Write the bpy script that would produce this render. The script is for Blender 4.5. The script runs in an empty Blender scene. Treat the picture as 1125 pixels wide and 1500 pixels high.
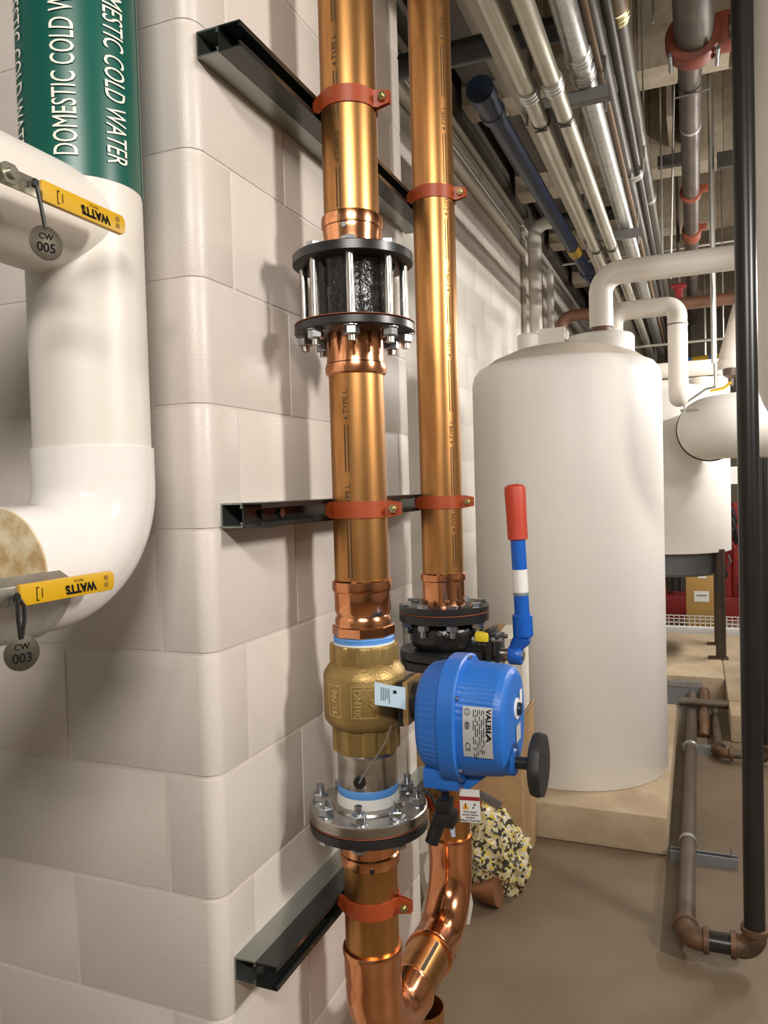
import bpy, bmesh, math, random
from mathutils import Vector, Matrix
random.seed(7)
PI = math.pi
scene = bpy.context.scene
col = scene.collection

# ------------------------------------------------------------------ camera (frame 1125 x 1500, focal length in pixels)
F, CX, CY = 1127.0, 562.5, 750.0
dY = Vector((1020 - CX, 703 - CY, F)).normalized()
_k = -(0.028 * (1020 - CX) + (703 - CY)) / F
UPC = -Vector((0.028, 1.0, _k)).normalized()
dX = dY.cross(UPC)
CAM = Vector((0, 0, 1.5))
cr = Vector((dX.x, dY.x, UPC.x)); cd = Vector((dX.y, dY.y, UPC.y)); cf = Vector((dX.z, dY.z, UPC.z))
cam_d = bpy.data.cameras.new('camera')
cam = bpy.data.objects.new('camera', cam_d); col.objects.link(cam)
cam_d.sensor_fit = 'VERTICAL'; cam_d.sensor_height = 36.0; cam_d.lens = F / 1500 * 36
cam_d.clip_start = 0.02; cam_d.clip_end = 60
m = Matrix((( cr.x, -cd.x, -cf.x, CAM.x), (cr.y, -cd.y, -cf.y, CAM.y), (cr.z, -cd.z, -cf.z, CAM.z), (0, 0, 0, 1)))
cam.matrix_world = m
scene.camera = cam

# ------------------------------------------------------------------ world, lights, exposure
w = bpy.data.worlds.new('world'); scene.world = w; w.use_nodes = True
w.node_tree.nodes['Background'].inputs[0].default_value = (1.0, 0.95, 0.9, 1)
w.node_tree.nodes['Background'].inputs[1].default_value = 0.25
vs = scene.view_settings
vs.view_transform = 'Standard'; vs.look = 'None'; vs.gamma = 1; vs.use_curve_mapping = False
vs.exposure = 0.15

def area(name, loc, target, sx, sy, power, color=(1, 0.945, 0.88)):
    l = bpy.data.lights.new(name, 'AREA'); l.shape = 'RECTANGLE'; l.size = sx; l.size_y = sy
    l.energy = power; l.color = color
    o = bpy.data.objects.new(name, l); col.objects.link(o)
    o.location = loc
    d = (Vector(target) - Vector(loc)).normalized()
    zax = -d; xax = Vector((0, 0, 1)).cross(zax)
    xax = xax.normalized() if xax.length > 1e-4 else Vector((1, 0, 0))
    yax = zax.cross(xax)
    o.matrix_world = Matrix(((xax.x, yax.x, zax.x, loc[0]), (xax.y, yax.y, zax.y, loc[1]), (xax.z, yax.z, zax.z, loc[2]), (0, 0, 0, 1)))
    return o
area('fluorescent_near', (2.3, 1.15, 2.65), (-0.3, 1.3, 1.1), 0.35, 0.45, 66)
area('fluorescent_mid', (1.35, 4.3, 2.49), (-0.6, 4.3, 1.9), 1.2, 0.06, 58)
area('fluorescent_far', (1.1, 6.6, 2.75), (-0.2, 6.6, 1.3), 1.2, 0.2, 75)
area('fluorescent_behind', (0.5, -1.2, 2.9), (-0.2, 2.0, 1.0), 1.2, 0.25, 62)

# ------------------------------------------------------------------ materials
MAT = {}
def mat(name, c, rough=0.5, metal=0.0, noise=0.0, nscale=8.0, c2=None, bump=0.0, bscale=60.0, spec=0.5, stretch=None, coat=0.0, thr=None):
    if name in MAT: return MAT[name]
    M = bpy.data.materials.new(name); M.use_nodes = True
    nt = M.node_tree; b = nt.nodes['Principled BSDF']
    b.inputs['Base Color'].default_value = (*c, 1); b.inputs['Roughness'].default_value = rough
    b.inputs['Metallic'].default_value = metal; b.inputs['Specular IOR Level'].default_value = spec
    b.inputs['Coat Weight'].default_value = coat; b.inputs['Coat Roughness'].default_value = 0.12
    tc = nt.nodes.new('ShaderNodeTexCoord')
    src = tc.outputs['Object']
    if stretch:
        mp = nt.nodes.new('ShaderNodeMapping'); mp.inputs['Scale'].default_value = stretch
        nt.links.new(src, mp.inputs['Vector']); src = mp.outputs['Vector']
    if noise or c2:
        n = nt.nodes.new('ShaderNodeTexNoise'); n.inputs['Scale'].default_value = nscale; n.inputs['Detail'].default_value = 6
        n.inputs['Roughness'].default_value = 0.62
        nt.links.new(src, n.inputs['Vector'])
        r = nt.nodes.new('ShaderNodeValToRGB')
        lo, hi = thr or (0.35, 0.68)
        r.color_ramp.elements[0].position = lo; r.color_ramp.elements[1].position = hi
        if c2 is None: c2 = tuple(x * (1 - noise) for x in c)
        r.color_ramp.elements[0].color = (*c2, 1); r.color_ramp.elements[1].color = (*c, 1)
        nt.links.new(n.outputs['Fac'], r.inputs['Fac']); nt.links.new(r.outputs['Color'], b.inputs['Base Color'])
    if bump:
        n2 = nt.nodes.new('ShaderNodeTexNoise'); n2.inputs['Scale'].default_value = bscale; n2.inputs['Detail'].default_value = 4
        nt.links.new(tc.outputs['Object'], n2.inputs['Vector'])
        bp = nt.nodes.new('ShaderNodeBump'); bp.inputs['Strength'].default_value = bump; bp.inputs['Distance'].default_value = 0.004
        nt.links.new(n2.outputs['Fac'], bp.inputs['Height']); nt.links.new(bp.outputs['Normal'], b.inputs['Normal'])
    MAT[name] = M
    return M
wallpaint = mat('wall_paint', (.66, .60, .545), .38, noise=.05, nscale=5, bump=.16, bscale=230, spec=.4)
farpaint = mat('far_wall_paint', (.70, .66, .60), .5, noise=.04, nscale=3, bump=.1, bscale=120)
joint = mat('mortar_paint', (.64, .58, .53), .45, bump=.12, bscale=200)
concrete_floor = mat('floor_concrete', (.205, .152, .098), .5, c2=(.135, .098, .062), nscale=1.6, bump=.25, bscale=45, thr=(.3, .66))
pad_mat = mat('pad_concrete', (.47, .37, .25), .75, c2=(.36, .27, .17), nscale=5, bump=.4, bscale=50)
ceil_mat = mat('ceiling_concrete', (.30, .25, .185), .9, c2=(.19, .155, .11), nscale=3.5, bump=1.0, bscale=26)
beam_mat = mat('beam_concrete', (.42, .36, .27), .9, c2=(.25, .20, .14), nscale=5, bump=1.0, bscale=30)
cu = mat('copper_tube', (.62, .315, .112), .34, 1, c2=(.41, .20, .07), nscale=6, stretch=(3, 3, .5), thr=(.3, .6))
cuf = mat('copper_fitting', (.86, .40, .20), .17, 1, c2=(.66, .27, .12), nscale=7, thr=(.25, .6))
print_ink = mat('print_ink', (.05, .03, .02), .6)
brass = mat('cast_brass', (.42, .285, .105), .40, .6, c2=(.31, .205, .07), nscale=9, bump=.25, bscale=220)
steel = mat('machined_steel', (.66, .63, .585), .3, 1, c2=(.40, .375, .34), nscale=5, stretch=(1, 1, 7))
zinc = mat('zinc_bolt', (.52, .55, .58), .3, 1, noise=.2, nscale=40)
studm = mat('steel_stud', (.62, .59, .55), .25, 1, noise=.25, nscale=60)
blackp = mat('black_paint', (.016, .016, .017), .32, spec=.5)
blackcast = mat('black_cast_iron', (.010, .010, .011), .22, bump=.5, bscale=110, spec=.6)
rubber = mat('black_rubber', (.018, .018, .019), .55)
gasket = mat('red_gasket', (.28, .075, .035), .7)
tapeb = mat('blue_thread_tape', (.10, .30, .72), .4)
tapew = mat('white_sealant', (.72, .72, .68), .5)
redclamp = mat('rust_red_paint', (.36, .060, .014), .42, noise=.2, nscale=20)
yzinc = mat('yellow_zinc', (.62, .55, .30), .3, 1)
strutg = mat('galvanised_strut', (.36, .385, .355), .34, .85, noise=.12, nscale=10)
strutm = mat('black_strut', (.020, .023, .021), .25, .2, spec=.6, noise=.15, nscale=10)
strutb = mat('strut_edge', (.45, .46, .43), .35, .9)
blue = mat('actuator_blue', (.022, .155, .56), .42, noise=.06, nscale=10, bump=.1, bscale=200)
blueh = mat('handle_blue', (.008, .105, .50), .35)
redgrip = mat('red_grip', (.50, .055, .025), .5)
white_lbl = mat('white_label', (.78, .77, .74), .5)
silver_lbl = mat('silver_label', (.62, .62, .62), .4, .3)
pale_blue = mat('pale_blue_paper', (.50, .66, .78), .6)
ink = mat('black_ink', (.008, .008, .009), .85, spec=.1)
redink = mat('red_ink', (.32, .015, .015), .6)
orangeink = mat('orange_ink', (.80, .36, .01), .6)
jacket = mat('pipe_jacket_white', (.74, .69, .63), .42, noise=.06, nscale=4, bump=.06, bscale=30)
pvcw = mat('pvc_cover_gloss', (.80, .76, .73), .09, spec=.55)
insend = mat('stained_insulation', (.72, .62, .42), .8, c2=(.46, .30, .13), nscale=22, thr=(.36, .56))
tankw = mat('tank_jacket', (.80, .775, .735), .45, noise=.04, nscale=3, bump=.12, bscale=160)
domew = mat('tank_dome_canvas', (.60, .53, .44), .7, noise=.12, nscale=6, bump=.3, bscale=40)
green = mat('green_vinyl', (.001, .088, .064), .36)
cream_txt = mat('cream_lettering', (.82, .78, .68), .5)
yellow = mat('yellow_vinyl', (.60, .345, .006), .38)
zincl = mat('plated_lever', (.55, .55, .50), .3, .9, c2=(.40, .36, .22), nscale=25)
galv = mat('galvanised', (.60, .60, .57), .38, .85, c2=(.44, .44, .42), nscale=30)
galv_y = mat('galvanised_yellowish', (.54, .52, .44), .4, .8, c2=(.40, .375, .30), nscale=9, stretch=(1, .3, 1))
galv_g = mat('grey_conduit', (.105, .097, .086), .45, .6, noise=.2, nscale=8)
tagm = mat('brass_tag_dark', (.092, .080, .058), .5, .6, noise=.2, nscale=40)
plasticb = mat('black_plastic', (.014, .014, .015), .42)
cardb = mat('cardboard', (.43, .27, .13), .8, noise=.1, nscale=10, stretch=(1, 1, 3))
carton = mat('white_carton', (.70, .66, .58), .7)
drainp = mat('cast_drain_pipe', (.06, .05, .043), .45, .3, c2=(.12, .09, .07), nscale=6)
drain_l = mat('grey_drain_pipe', (.13, .117, .095), .42, .4, c2=(.085, .075, .06), nscale=6)
vic = mat('grooved_coupling_red', (.30, .065, .027), .5, noise=.25, nscale=18)
navy = mat('blue_pipe', (.008, .018, .048), .45, noise=.2, nscale=8)
navyband = mat('yellow_band', (.36, .22, .015), .5)
blacksteel = mat('black_steel_pipe', (.018, .018, .019), .30, .3, c2=(.030, .027, .025), nscale=9, stretch=(1, 1, .3))
rusty = mat('rusty_steel_pipe', (.155, .132, .105), .5, .4, c2=(.115, .08, .055), nscale=10)
rust_e = mat('rusty_elbow', (.20, .105, .05), .55, .3, c2=(.06, .04, .028), nscale=14)
brownp = mat('brown_primer_pipe', (.135, .058, .030), .55, noise=.3, nscale=8)
skirt = mat('slate_skirt', (.12, .125, .135), .6)
redeq = mat('red_equipment', (.26, .02, .018), .5, noise=.3, nscale=8)
rod_m = mat('threaded_rod', (.50, .49, .45), .35, .9)
pvcpipe = mat('white_pvc_pipe', (.68, .64, .58), .4)
beige_cond = mat('beige_conduit', (.50, .44, .35), .5)
dark_trim = mat('dark_soffit', (.085, .07, .054), .8, noise=.2, nscale=5)

# ------------------------------------------------------------------ helpers
ORG = {}
def props(o, label=None, cat=None, group=None, kind=None):
    if label: o['label'] = label
    if cat: o['category'] = cat
    if group: o['group'] = group
    if kind: o['kind'] = kind
    return o
def thing(name, label, cat, loc, group=None):
    o = bpy.data.objects.new(name, None); col.objects.link(o); o.location = loc; o.empty_display_size = .05
    ORG[o] = Vector(loc)
    return props(o, label, cat, group)
def frame(ax):
    ax = Vector(ax).normalized()
    t = Vector((0, 0, 1)) if abs(ax.z) < .95 else Vector((1, 0, 0))
    u = t.cross(ax).normalized(); v = ax.cross(u)
    return u, v, ax
class B:
    def __init__(s): s.v = []; s.f = []
    def add(s, vs, fs):
        n = len(s.v); s.v += [Vector(a) for a in vs]; s.f += [tuple(i + n for i in f) for f in fs]; return s
    def box(s, lo, hi, M=None):
        x0, y0, z0 = lo; x1, y1, z1 = hi
        vs = [Vector(p) for p in ((x0,y0,z0),(x1,y0,z0),(x1,y1,z0),(x0,y1,z0),(x0,y0,z1),(x1,y0,z1),(x1,y1,z1),(x0,y1,z1))]
        if M: vs = [M @ a for a in vs]
        return s.add(vs, [(3,2,1,0),(4,5,6,7),(0,1,5,4),(1,2,6,5),(2,3,7,6),(3,0,4,7)])
    def lathe(s, prof, o, ax=(0,0,1), seg=40, cap=True, rot=0.0, arc=None):
        """prof: (radius, height along axis)"""
        u, v, a = frame(ax); o = Vector(o); n = len(prof)
        full = arc is None; a0, a1 = (0, 2*PI) if full else arc
        cnt = seg if full else seg + 1
        vs = []
        for r, h in prof:
            for i in range(cnt):
                t = a0 + (a1 - a0) * i / seg + rot
                vs.append(o + a*h + (u*math.cos(t) + v*math.sin(t))*r)
        fs = []
        for j in range(n-1):
            for i in range(seg):
                k = (i+1) % cnt if full else i+1
                fs.append((j*cnt+i, j*cnt+k, (j+1)*cnt+k, (j+1)*cnt+i))
        if cap and full:
            fs.append(tuple(range(cnt))[::-1]); fs.append(tuple((n-1)*cnt+i for i in range(cnt)))
        return s.add(vs, fs)
    def cyl(s, p0, p1, r0, r1=None, seg=24, rot=0.0, cap=True):
        p0 = Vector(p0); p1 = Vector(p1); d = p1 - p0
        return s.lathe([(r0, 0), (r0 if r1 is None else r1, d.length)], p0, d, seg, cap, rot)
    def tube(s, pts, r, seg=20, cap=True):
        pts = [Vector(p) for p in pts]; n = len(pts); rs = r if isinstance(r, (list, tuple)) else [r]*n
        T = []
        for i in range(n):
            a = (pts[i]-pts[i-1]).normalized() if i else None
            b = (pts[i+1]-pts[i]).normalized() if i < n-1 else None
            T.append((a or b) if (a is None or b is None) else (a+b).normalized())
        u, v, _ = frame(T[0]); vs = []
        for i in range(n):
            if i:
                q = T[i-1].rotation_difference(T[i]); u = q @ u; v = q @ v
            for k in range(seg):
                t = 2*PI*k/seg; vs.append(pts[i] + (u*math.cos(t)+v*math.sin(t))*rs[i])
        fs = [(j*seg+i, j*seg+(i+1)%seg, (j+1)*seg+(i+1)%seg, (j+1)*seg+i) for j in range(n-1) for i in range(seg)]
        if cap: fs += [tuple(range(seg))[::-1], tuple((n-1)*seg+i for i in range(seg))]
        return s.add(vs, fs)
    def prism(s, poly, o, U, V, N, t):
        o = Vector(o); U = Vector(U); V = Vector(V); N = Vector(N); n = len(poly)
        vs = [o+U*a+V*b for a, b in poly] + [o+U*a+V*b+N*t for a, b in poly]
        fs = [tuple(range(n))[::-1], tuple(range(n, 2*n))] + [(i, (i+1)%n, n+(i+1)%n, n+i) for i in range(n)]
        return s.add(vs, fs)
    def mesh(s, name, org=(0,0,0), ang=35, bevel=0):
        me = bpy.data.meshes.new(name); org = Vector(org)
        me.from_pydata([a-org for a in s.v], [], s.f)
        bm = bmesh.new(); bm.from_mesh(me)
        bmesh.ops.recalc_face_normals(bm, faces=bm.faces)
        if bevel:
            es = [e for e in bm.edges if len(e.link_faces) == 2 and e.calc_face_angle(0) > .6]
            bmesh.ops.bevel(bm, geom=es, offset=bevel, segments=2, profile=.6, affect='EDGES', clamp_overlap=True)
        bm.to_mesh(me); bm.free()
        me.shade_smooth(); me.set_sharp_from_angle(angle=math.radians(ang))
        return me
    def build(s, name, m, parent=None, ang=35, bevel=0, loc=None, root=None):
        org = ORG.get(parent, Vector((0,0,0))) if parent else (Vector(loc) if loc else Vector((0,0,0)))
        me = s.mesh(name, org, ang, bevel); me.materials.append(m)
        o = bpy.data.objects.new(name, me); col.objects.link(o)
        if parent: o.parent = parent
        else: o.location = org
        ORG[o] = Vector(org)
        return o
def inst(name, me, parent, loc, rz=0.0, M=None):
    o = bpy.data.objects.new(name, me); col.objects.link(o)
    L = Vector(loc) - ORG.get(parent, Vector((0,0,0)))
    if parent: o.parent = parent
    o.matrix_local = Matrix.Translation(L) @ (M if M else Matrix.Rotation(rz, 4, 'Z'))
    ORG[o] = Vector(loc)
    return o
def shared(b, name, m, ang=35, bevel=0):
    me = b.mesh(name, (0,0,0), ang, bevel); me.materials.append(m); return me
def bend(p0, p1, p2, r, n=10):
    """points of a fillet of radius r at corner p1"""
    p0, p1, p2 = Vector(p0), Vector(p1), Vector(p2)
    a = (p0-p1).normalized(); b = (p2-p1).normalized()
    ang = a.angle(b); d = r/math.tan(ang/2); c = p1 + (a+b).normalized()*(r/math.sin(ang/2))
    s0 = p1+a*d-c; s1 = p1+b*d-c; tot = s0.angle(s1); axis = s0.cross(s1).normalized()
    return [c + Matrix.Rotation(tot*i/n, 3, axis) @ s0 for i in range(n+1)]
def text_mesh(name, s, size, mapf, m, parent, ax='CENTER', ay='CENTER', cuts=0, sx=1.0, shear=0.0, bold=0.0, ext=0.0):
    cu_ = bpy.data.curves.new('t', 'FONT'); cu_.body = s; cu_.size = size; cu_.align_x = ax; cu_.align_y = ay; cu_.shear = shear
    cu_.offset = bold; cu_.resolution_u = 3; cu_.extrude = ext
    to = bpy.data.objects.new('t', cu_); col.objects.link(to)
    dg = bpy.context.evaluated_depsgraph_get()
    me = bpy.data.meshes.new_from_object(to.evaluated_get(dg))
    bpy.data.objects.remove(to); bpy.data.curves.remove(cu_)
    bm = bmesh.new(); bm.from_mesh(me)
    bmesh.ops.triangulate(bm, faces=bm.faces[:])
    if cuts:
        ys = [v.co.y for v in bm.verts]; lo, hi = min(ys), max(ys)
        for i in range(1, cuts):
            y = lo+(hi-lo)*i/cuts
            bmesh.ops.bisect_plane(bm, geom=bm.verts[:]+bm.edges[:]+bm.faces[:], plane_co=(0,y,0), plane_no=(0,1,0))
    org = ORG.get(parent, Vector((0,0,0)))
    for v in bm.verts: v.co = Vector(mapf(v.co.x*sx, v.co.y, v.co.z) if ext else mapf(v.co.x*sx, v.co.y)) - org
    bm.to_mesh(me); bm.free(); me.name = name
    me.materials.clear(); me.materials.append(m)
    o = bpy.data.objects.new(name, me); col.objects.link(o); o.parent = parent; ORG[o] = org
    return o
def sheet(name, u0, u1, v0, v1, nu, nv, mapf, m, parent, th=None):
    b = B(); vs = []; fs = []
    for i in range(nu+1):
        for j in range(nv+1): vs.append(mapf(u0+(u1-u0)*i/nu, v0+(v1-v0)*j/nv))
    for i in range(nu):
        for j in range(nv): fs.append((i*(nv+1)+j, (i+1)*(nv+1)+j, (i+1)*(nv+1)+j+1, i*(nv+1)+j+1))
    b.add(vs, fs); return b.build(name, m, parent)
def plane_map(o, U, V):
    o = Vector(o); U = Vector(U).normalized(); V = Vector(V).normalized()
    return lambda a, b: o+U*a+V*b

# ------------------------------------------------------------------ the setting
W = -0.7385; YF = 1.05; YE = 2.01; CH = 0.2057; FX = -1.22
def struct(o): o['kind'] = 'structure'; return o
struct(B().box((-3, -3.2, -.1), (4.2, 10.2, 0)).build('floor', concrete_floor))
ce = struct(B().box((-3, -3.2, 4.1), (4.2, 10.2, 4.25)).build('ceiling', ceil_mat))
for y in (1.4, 2.7, 4.0, 5.3, 6.6, 7.9, 9.2):
    b = B(); n = 24
    for i in range(n):      # rough underside: stepped soffit pieces of one beam
        x0 = FX + .1 + (4.1-FX-.1)*i/n; x1 = FX + .1 + (4.1-FX-.1)*(i+1)/n
        b.box((x0, y+random.uniform(-.008, .008), 3.5+random.uniform(-.012, .012)), (x1, y+.21+random.uniform(-.012, .012), 4.1))
    b.build('beam', beam_mat, ce, bevel=.006)
struct(B().box((4.1, -3.2, 0), (4.25, 10.2, 4.1)).build('wall_right', farpaint))
struct(B().box((-3, -3.3, 0), (4.2, -3.15, 4.1)).build('wall_back', farpaint))
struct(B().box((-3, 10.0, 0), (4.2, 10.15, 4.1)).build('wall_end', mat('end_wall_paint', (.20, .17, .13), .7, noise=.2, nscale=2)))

# pier of painted block with bullnose corner
def rounded_poly(x0, y0, x1, y1, r, n=6):
    """footprint with a rounded corner at (x1, y0)"""
    p = [(x0, y0)]
    for i in range(n+1):
        t = -PI/2 + PI/2*i/n
        p.append((x1-r+r*math.cos(t), y0+r+r*math.sin(t)))
    return p + [(x1, y1), (x0, y1)]
pier = B().prism(rounded_poly(-2.4, YF+.0018, W-.0018, YE-.003, .03), (0,0,0), (1,0,0), (0,1,0), (0,0,1), 4.1).build('wall_left', joint, ang=40)
struct(pier)
g = .003
def block_mesh(lx, ly, lz, m): return shared(B().box((0,0,0), (lx, ly, lz)), 'block', m, bevel=.0022)
cache = {}
def block(parent, x0, y0, z0, x1, y1, z1, m):
    key = (round(x1-x0, 4), round(y1-y0, 4), round(z1-z0, 4), m.name)
    if key not in cache: cache[key] = block_mesh(x1-x0, y1-y0, z1-z0, m)
    return inst('block', cache[key], parent, (x0, y0, z0))
TH = .05
corner_me = {}
for k in range(1, 15):
    z0 = k*CH+g; z1 = (k+1)*CH-g; odd = k % 2
    cx, cy = (.31, .105) if odd else (.10, .295)
    if odd not in corner_me:
        bb = B().prism(rounded_poly(-cx+g, 0, 0, cy-g, .03), (0,0,0), (1,0,0), (0,1,0), (0,0,1), CH-2*g)
        corner_me[odd] = shared(bb, 'block', wallpaint, ang=40, bevel=.002)
    inst('block', corner_me[odd], pier, (W, YF, z0))
    ys = [1.155, 1.545, 1.932, YE] if odd else [1.345, 1.74, YE]
    for a, b_ in zip(ys, ys[1:]): block(pier, W-TH, a+g, z0, W, b_-(g if b_ < YE else 0), z1, wallpaint)
    xs = [W-.31-.4115*i for i in range(4)] if odd else [W-.1-.4115*i for i in range(4)]
    for a, b_ in zip(xs, xs[1:]): block(pier, b_+g, YF, z0, a-g, YF+TH, z1, wallpaint)
# far wall set back behind the pier
fw = struct(B().box((FX-.2, YE-.05, 0), (FX-.0012, 10.0, 4.1)).build('wall_far_left', farpaint))
for k in range(2, 17):
    off = 0 if k % 2 else .20575
    for i in range(12):
        a = 2.1+off+.4115*i; block(fw, FX-.03, a+.002, k*CH+.002, FX, a+.4115-.002, (k+1)*CH-.002, farpaint)
struct(B().box((FX-.1, YE, 3.53), (FX+.06, 10, 4.1)).build('trim_1', dark_trim, bevel=.01))
struct(B().box((-1.10, YE+.05, 3.60), (-.74, 10, 4.1)).build('trim_2', dark_trim, bevel=.01))
# pads
pd = struct(B().box((-1.2, 3.215, 0), (-.125, 4.9, .158)).build('floor_pad_front', pad_mat, bevel=.02))
struct(B().box((-1.2, 5.62, 0), (.16, 7.2, .16)).build('floor_pad_rear', pad_mat, bevel=.015))
struct(B().box((.16, 4.75, 0), (1.6, 7.2, .16)).build('floor_pad_right', pad_mat, bevel=.015))

# ------------------------------------------------------------------ copper risers and everything on them
PX = -.6; Y1 = 1.353; Y2 = 1.862; R = .0525
FA = math.atan2(-.914, .405)     # direction from a riser towards the viewer
def cyl_map(x, y, r, ang0, z0, flip=1):
    """u runs up (flip 1) or down (flip -1) the pipe, v around it"""
    def f(u, v):
        t = ang0 - flip*v/r if True else 0
        return (x+r*math.cos(t), y+r*math.sin(t), z0+flip*u)
    return f
def pipe_print(parent, x, y, za, zb, ang, words, scale=1.0):
    r = R+.0006
    f = cyl_map(x, y, r, ang, 0)
    z = za; i = 0
    while z < zb-.03:
        L = min(random.uniform(.07, .13), zb-z)
        for dv in (-.0035, .0035):
            sheet('print_line', z, z+L, dv-.0009, dv+.0009, 1, 1, f, print_ink, parent)
        z += L+.008
        if z > zb-.06: break
        wd = words[i % len(words)]; i += 1
        text_mesh('print_lettering', wd, .015, cyl_map(x, y, r, ang, z), print_ink, parent, 'LEFT', cuts=0)
        z += .0092*len(wd)+.006
def press_bead(b, x, y, z0, z1, up=True):
    """rolled bead at the mouth of a press fitting"""
    b.lathe([(R+.001, z0), (.0575, z0+.003), (.0585, (z0+z1)/2), (.0575, z1-.003), (.0545, z1)], (x, y, 0), seg=48)

# upper front riser
t = thing('copper_pipe', 'weathered copper riser above the black spool piece on the front line', 'pipe', (PX, Y1, 1.99))
B().cyl((PX, Y1, 1.985), (PX, Y1, 3.9), R, seg=48).build('tube', cu, t)
pipe_print(t, PX, Y1, 2.02, 2.75, FA-.45, ['4 TYPE L'])
b = B(); press_bead(b, PX, Y1, 1.990, 2.016)
b.lathe([(.0545, 1.9428), (.0545, 1.975), (.056, 1.983), (.056, 1.992)], (PX, Y1, 0), seg=48)
b.build('press_collar', cuf, t)
B().cyl((PX+.0575*math.cos(FA-.25), Y1+.0575*math.sin(FA-.25), 1.985), (PX+.0605*math.cos(FA-.25), Y1+.0605*math.sin(FA-.25), 1.985), .005, seg=10).build('rivet', zinc, t)

# bolt kit meshes
def hexnut(r, h): return B().lathe([(r*.9, 0), (r, h*.12), (r, h*.88), (r*.9, h)], (0,0,0), seg=6)
nut_me = shared(hexnut(.0148, .015), 'nut', zinc, 25)
head_me = shared(hexnut(.0148, .008), 'bolt_head', zinc, 25)
def stud_b(L, r=.0078):
    pf = []; n = int(L/.0032)
    for i in range(n+1): pf.append((r*(1 if i % 2 else .86), L*i/n))
    return B().lathe(pf, (0,0,0), seg=12)
long_me = shared(B().lathe([(.0078, 0), (.0078, .178)], (0,0,0), seg=16), 'stud', studm)
short_me = shared(stud_b(.033), 'stud', zinc, 60)
washer_me = shared(B().cyl((0,0,0), (0,0,.002), .0165, seg=20), 'washer', zinc)

# black spool piece with long studs
t = thing('flanged_spool', 'black flanged spool piece with long steel studs on the front riser', 'pipe fitting', (PX, Y1, 1.794))
FLR = .1145
def flange_b(z0, z1, r=FLR, inner=.0): return B().lathe([(r-.003, z0), (r, z0+.002), (r, z1-.002), (r-.003, z1)], (PX, Y1, 0), seg=64)
flange_b(1.923, 1.9425).build('flange', blackp, t)
flange_b(1.794, 1.8105).build('flange', blackp, t)
flange_b(1.8107, 1.8135).build('gasket', gasket, t)
b = B()     # faceted cast body
pf = []
prof = []
n = 64
for z, rr in ((1.8136, .079), (1.82, .080), (1.83, .0765), (1.908, .0765), (1.917, .080), (1.923, .080)):
    prof.append((z, rr))
vs = []; fs = []
for z, rr in prof:
    for i in range(n):
        a = 2*PI*i/n; q = (i % 8)
        vs.append((PX+(rr-(.0025 if q in (3, 4, 5) else 0))*math.cos(a+FA), Y1+(rr-(.0025 if q in (3, 4, 5) else 0))*math.sin(a+FA), z))
for j in range(len(prof)-1):
    for i in range(n): fs.append((j*n+i, j*n+(i+1) % n, (j+1)*n+(i+1) % n, (j+1)*n+i))
b.add(vs, fs).build('body', blackcast, t)
for i in range(8):
    a = FA - .06 + i*PI/4; x = PX+.0953*math.cos(a); y = Y1+.0953*math.sin(a)
    s = inst('stud', long_me, t, (x, y, 1.766))
    inst('nut', nut_me, s, (x, y, 1.777), a); inst('washer', washer_me, s, (x, y, 1.792))
    inst('bolt_head', head_me, s, (x, y, 1.943), a+.3)

# middle front pipe
t = thing('copper_pipe', 'short copper pipe between the black spool piece and the brass valve', 'pipe', (PX, Y1, 1.22))
B().cyl((PX, Y1, 1.32), (PX, Y1, 1.73), R, seg=48).build('tube', cu, t)
pipe_print(t, PX, Y1, 1.335, 1.71, FA-.42, ['4 TYPE L'])
b = B(); press_bead(b, PX, Y1, 1.716, 1.740)
b.lathe([(.0555, 1.738), (.0545, 1.748), (.0545, 1.765), (.0545, 1.7938)], (PX, Y1, 0), seg=48)
b.build('press_collar', cuf, t)
b = B(); press_bead(b, PX, Y1, 1.304, 1.328)
b.lathe([(.0545, 1.2405), (.0545, 1.2525), (.0505, 1.260), (.0545, 1.2685), (.0545, 1.300), (.0545, 1.306)], (PX, Y1, 0), seg=48)
b.build('press_collar', cuf, t)
B().lathe([(.0585, 1.2195), (.0605, 1.222), (.0605, 1.238), (.0585, 1.2405)], (PX, Y1, 0), seg=8, rot=.3).build('hex_shoulder', cuf, t, ang=20)
B().lathe([(.0565, 1.206), (.0585, 1.2085), (.0575, 1.213), (.0588, 1.217), (.057, 1.2197)], (PX, Y1, 0), seg=40).build('thread_tape', tapeb, t)
B().lathe([(.0572, 1.204), (.0592, 1.2055), (.0588, 1.2085), (.0575, 1.2095)], (PX, Y1, 0), seg=40).build('sealant', tapew, t)

# brass ball valve
t = thing('ball_valve', 'cast brass ball valve marked DN 100 on the front copper line', 'valve', (PX, Y1, .902))
def scallop(z0, z1, r, n=8, rot=0.0, flip=False):
    """octagonal wrench collar with fluted corners"""
    vs = []; fs = []; seg = n*8; hs = [0, .06, .85, 1.0]
    for h in hs:
        for i in range(seg):
            a = 2*PI*i/seg; q = (i % 8)/8.0
            rr = r*(1.0 if q < .45 else .93) * (0.985 if h in (0, 1.0) else 1)
            vs.append((PX+rr*math.cos(a+rot), Y1+rr*math.sin(a+rot), z0+(z1-z0)*h))
    for j in range(len(hs)-1):
        for i in range(seg): fs.append((j*seg+i, j*seg+(i+1) % seg, (j+1)*seg+(i+1) % seg, (j+1)*seg+i))
    fs += [tuple(range(seg))[::-1], tuple((len(hs)-1)*seg+i for i in range(seg))]
    return B().add(vs, fs)
scallop(1.150, 1.2055, .0665, rot=FA-.15).build('wrench_collar', brass, t, ang=25, bevel=.0015)
scallop(1.000, 1.060, .0655, rot=FA-.05).build('wrench_collar', brass, t, ang=25, bevel=.0015)
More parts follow.
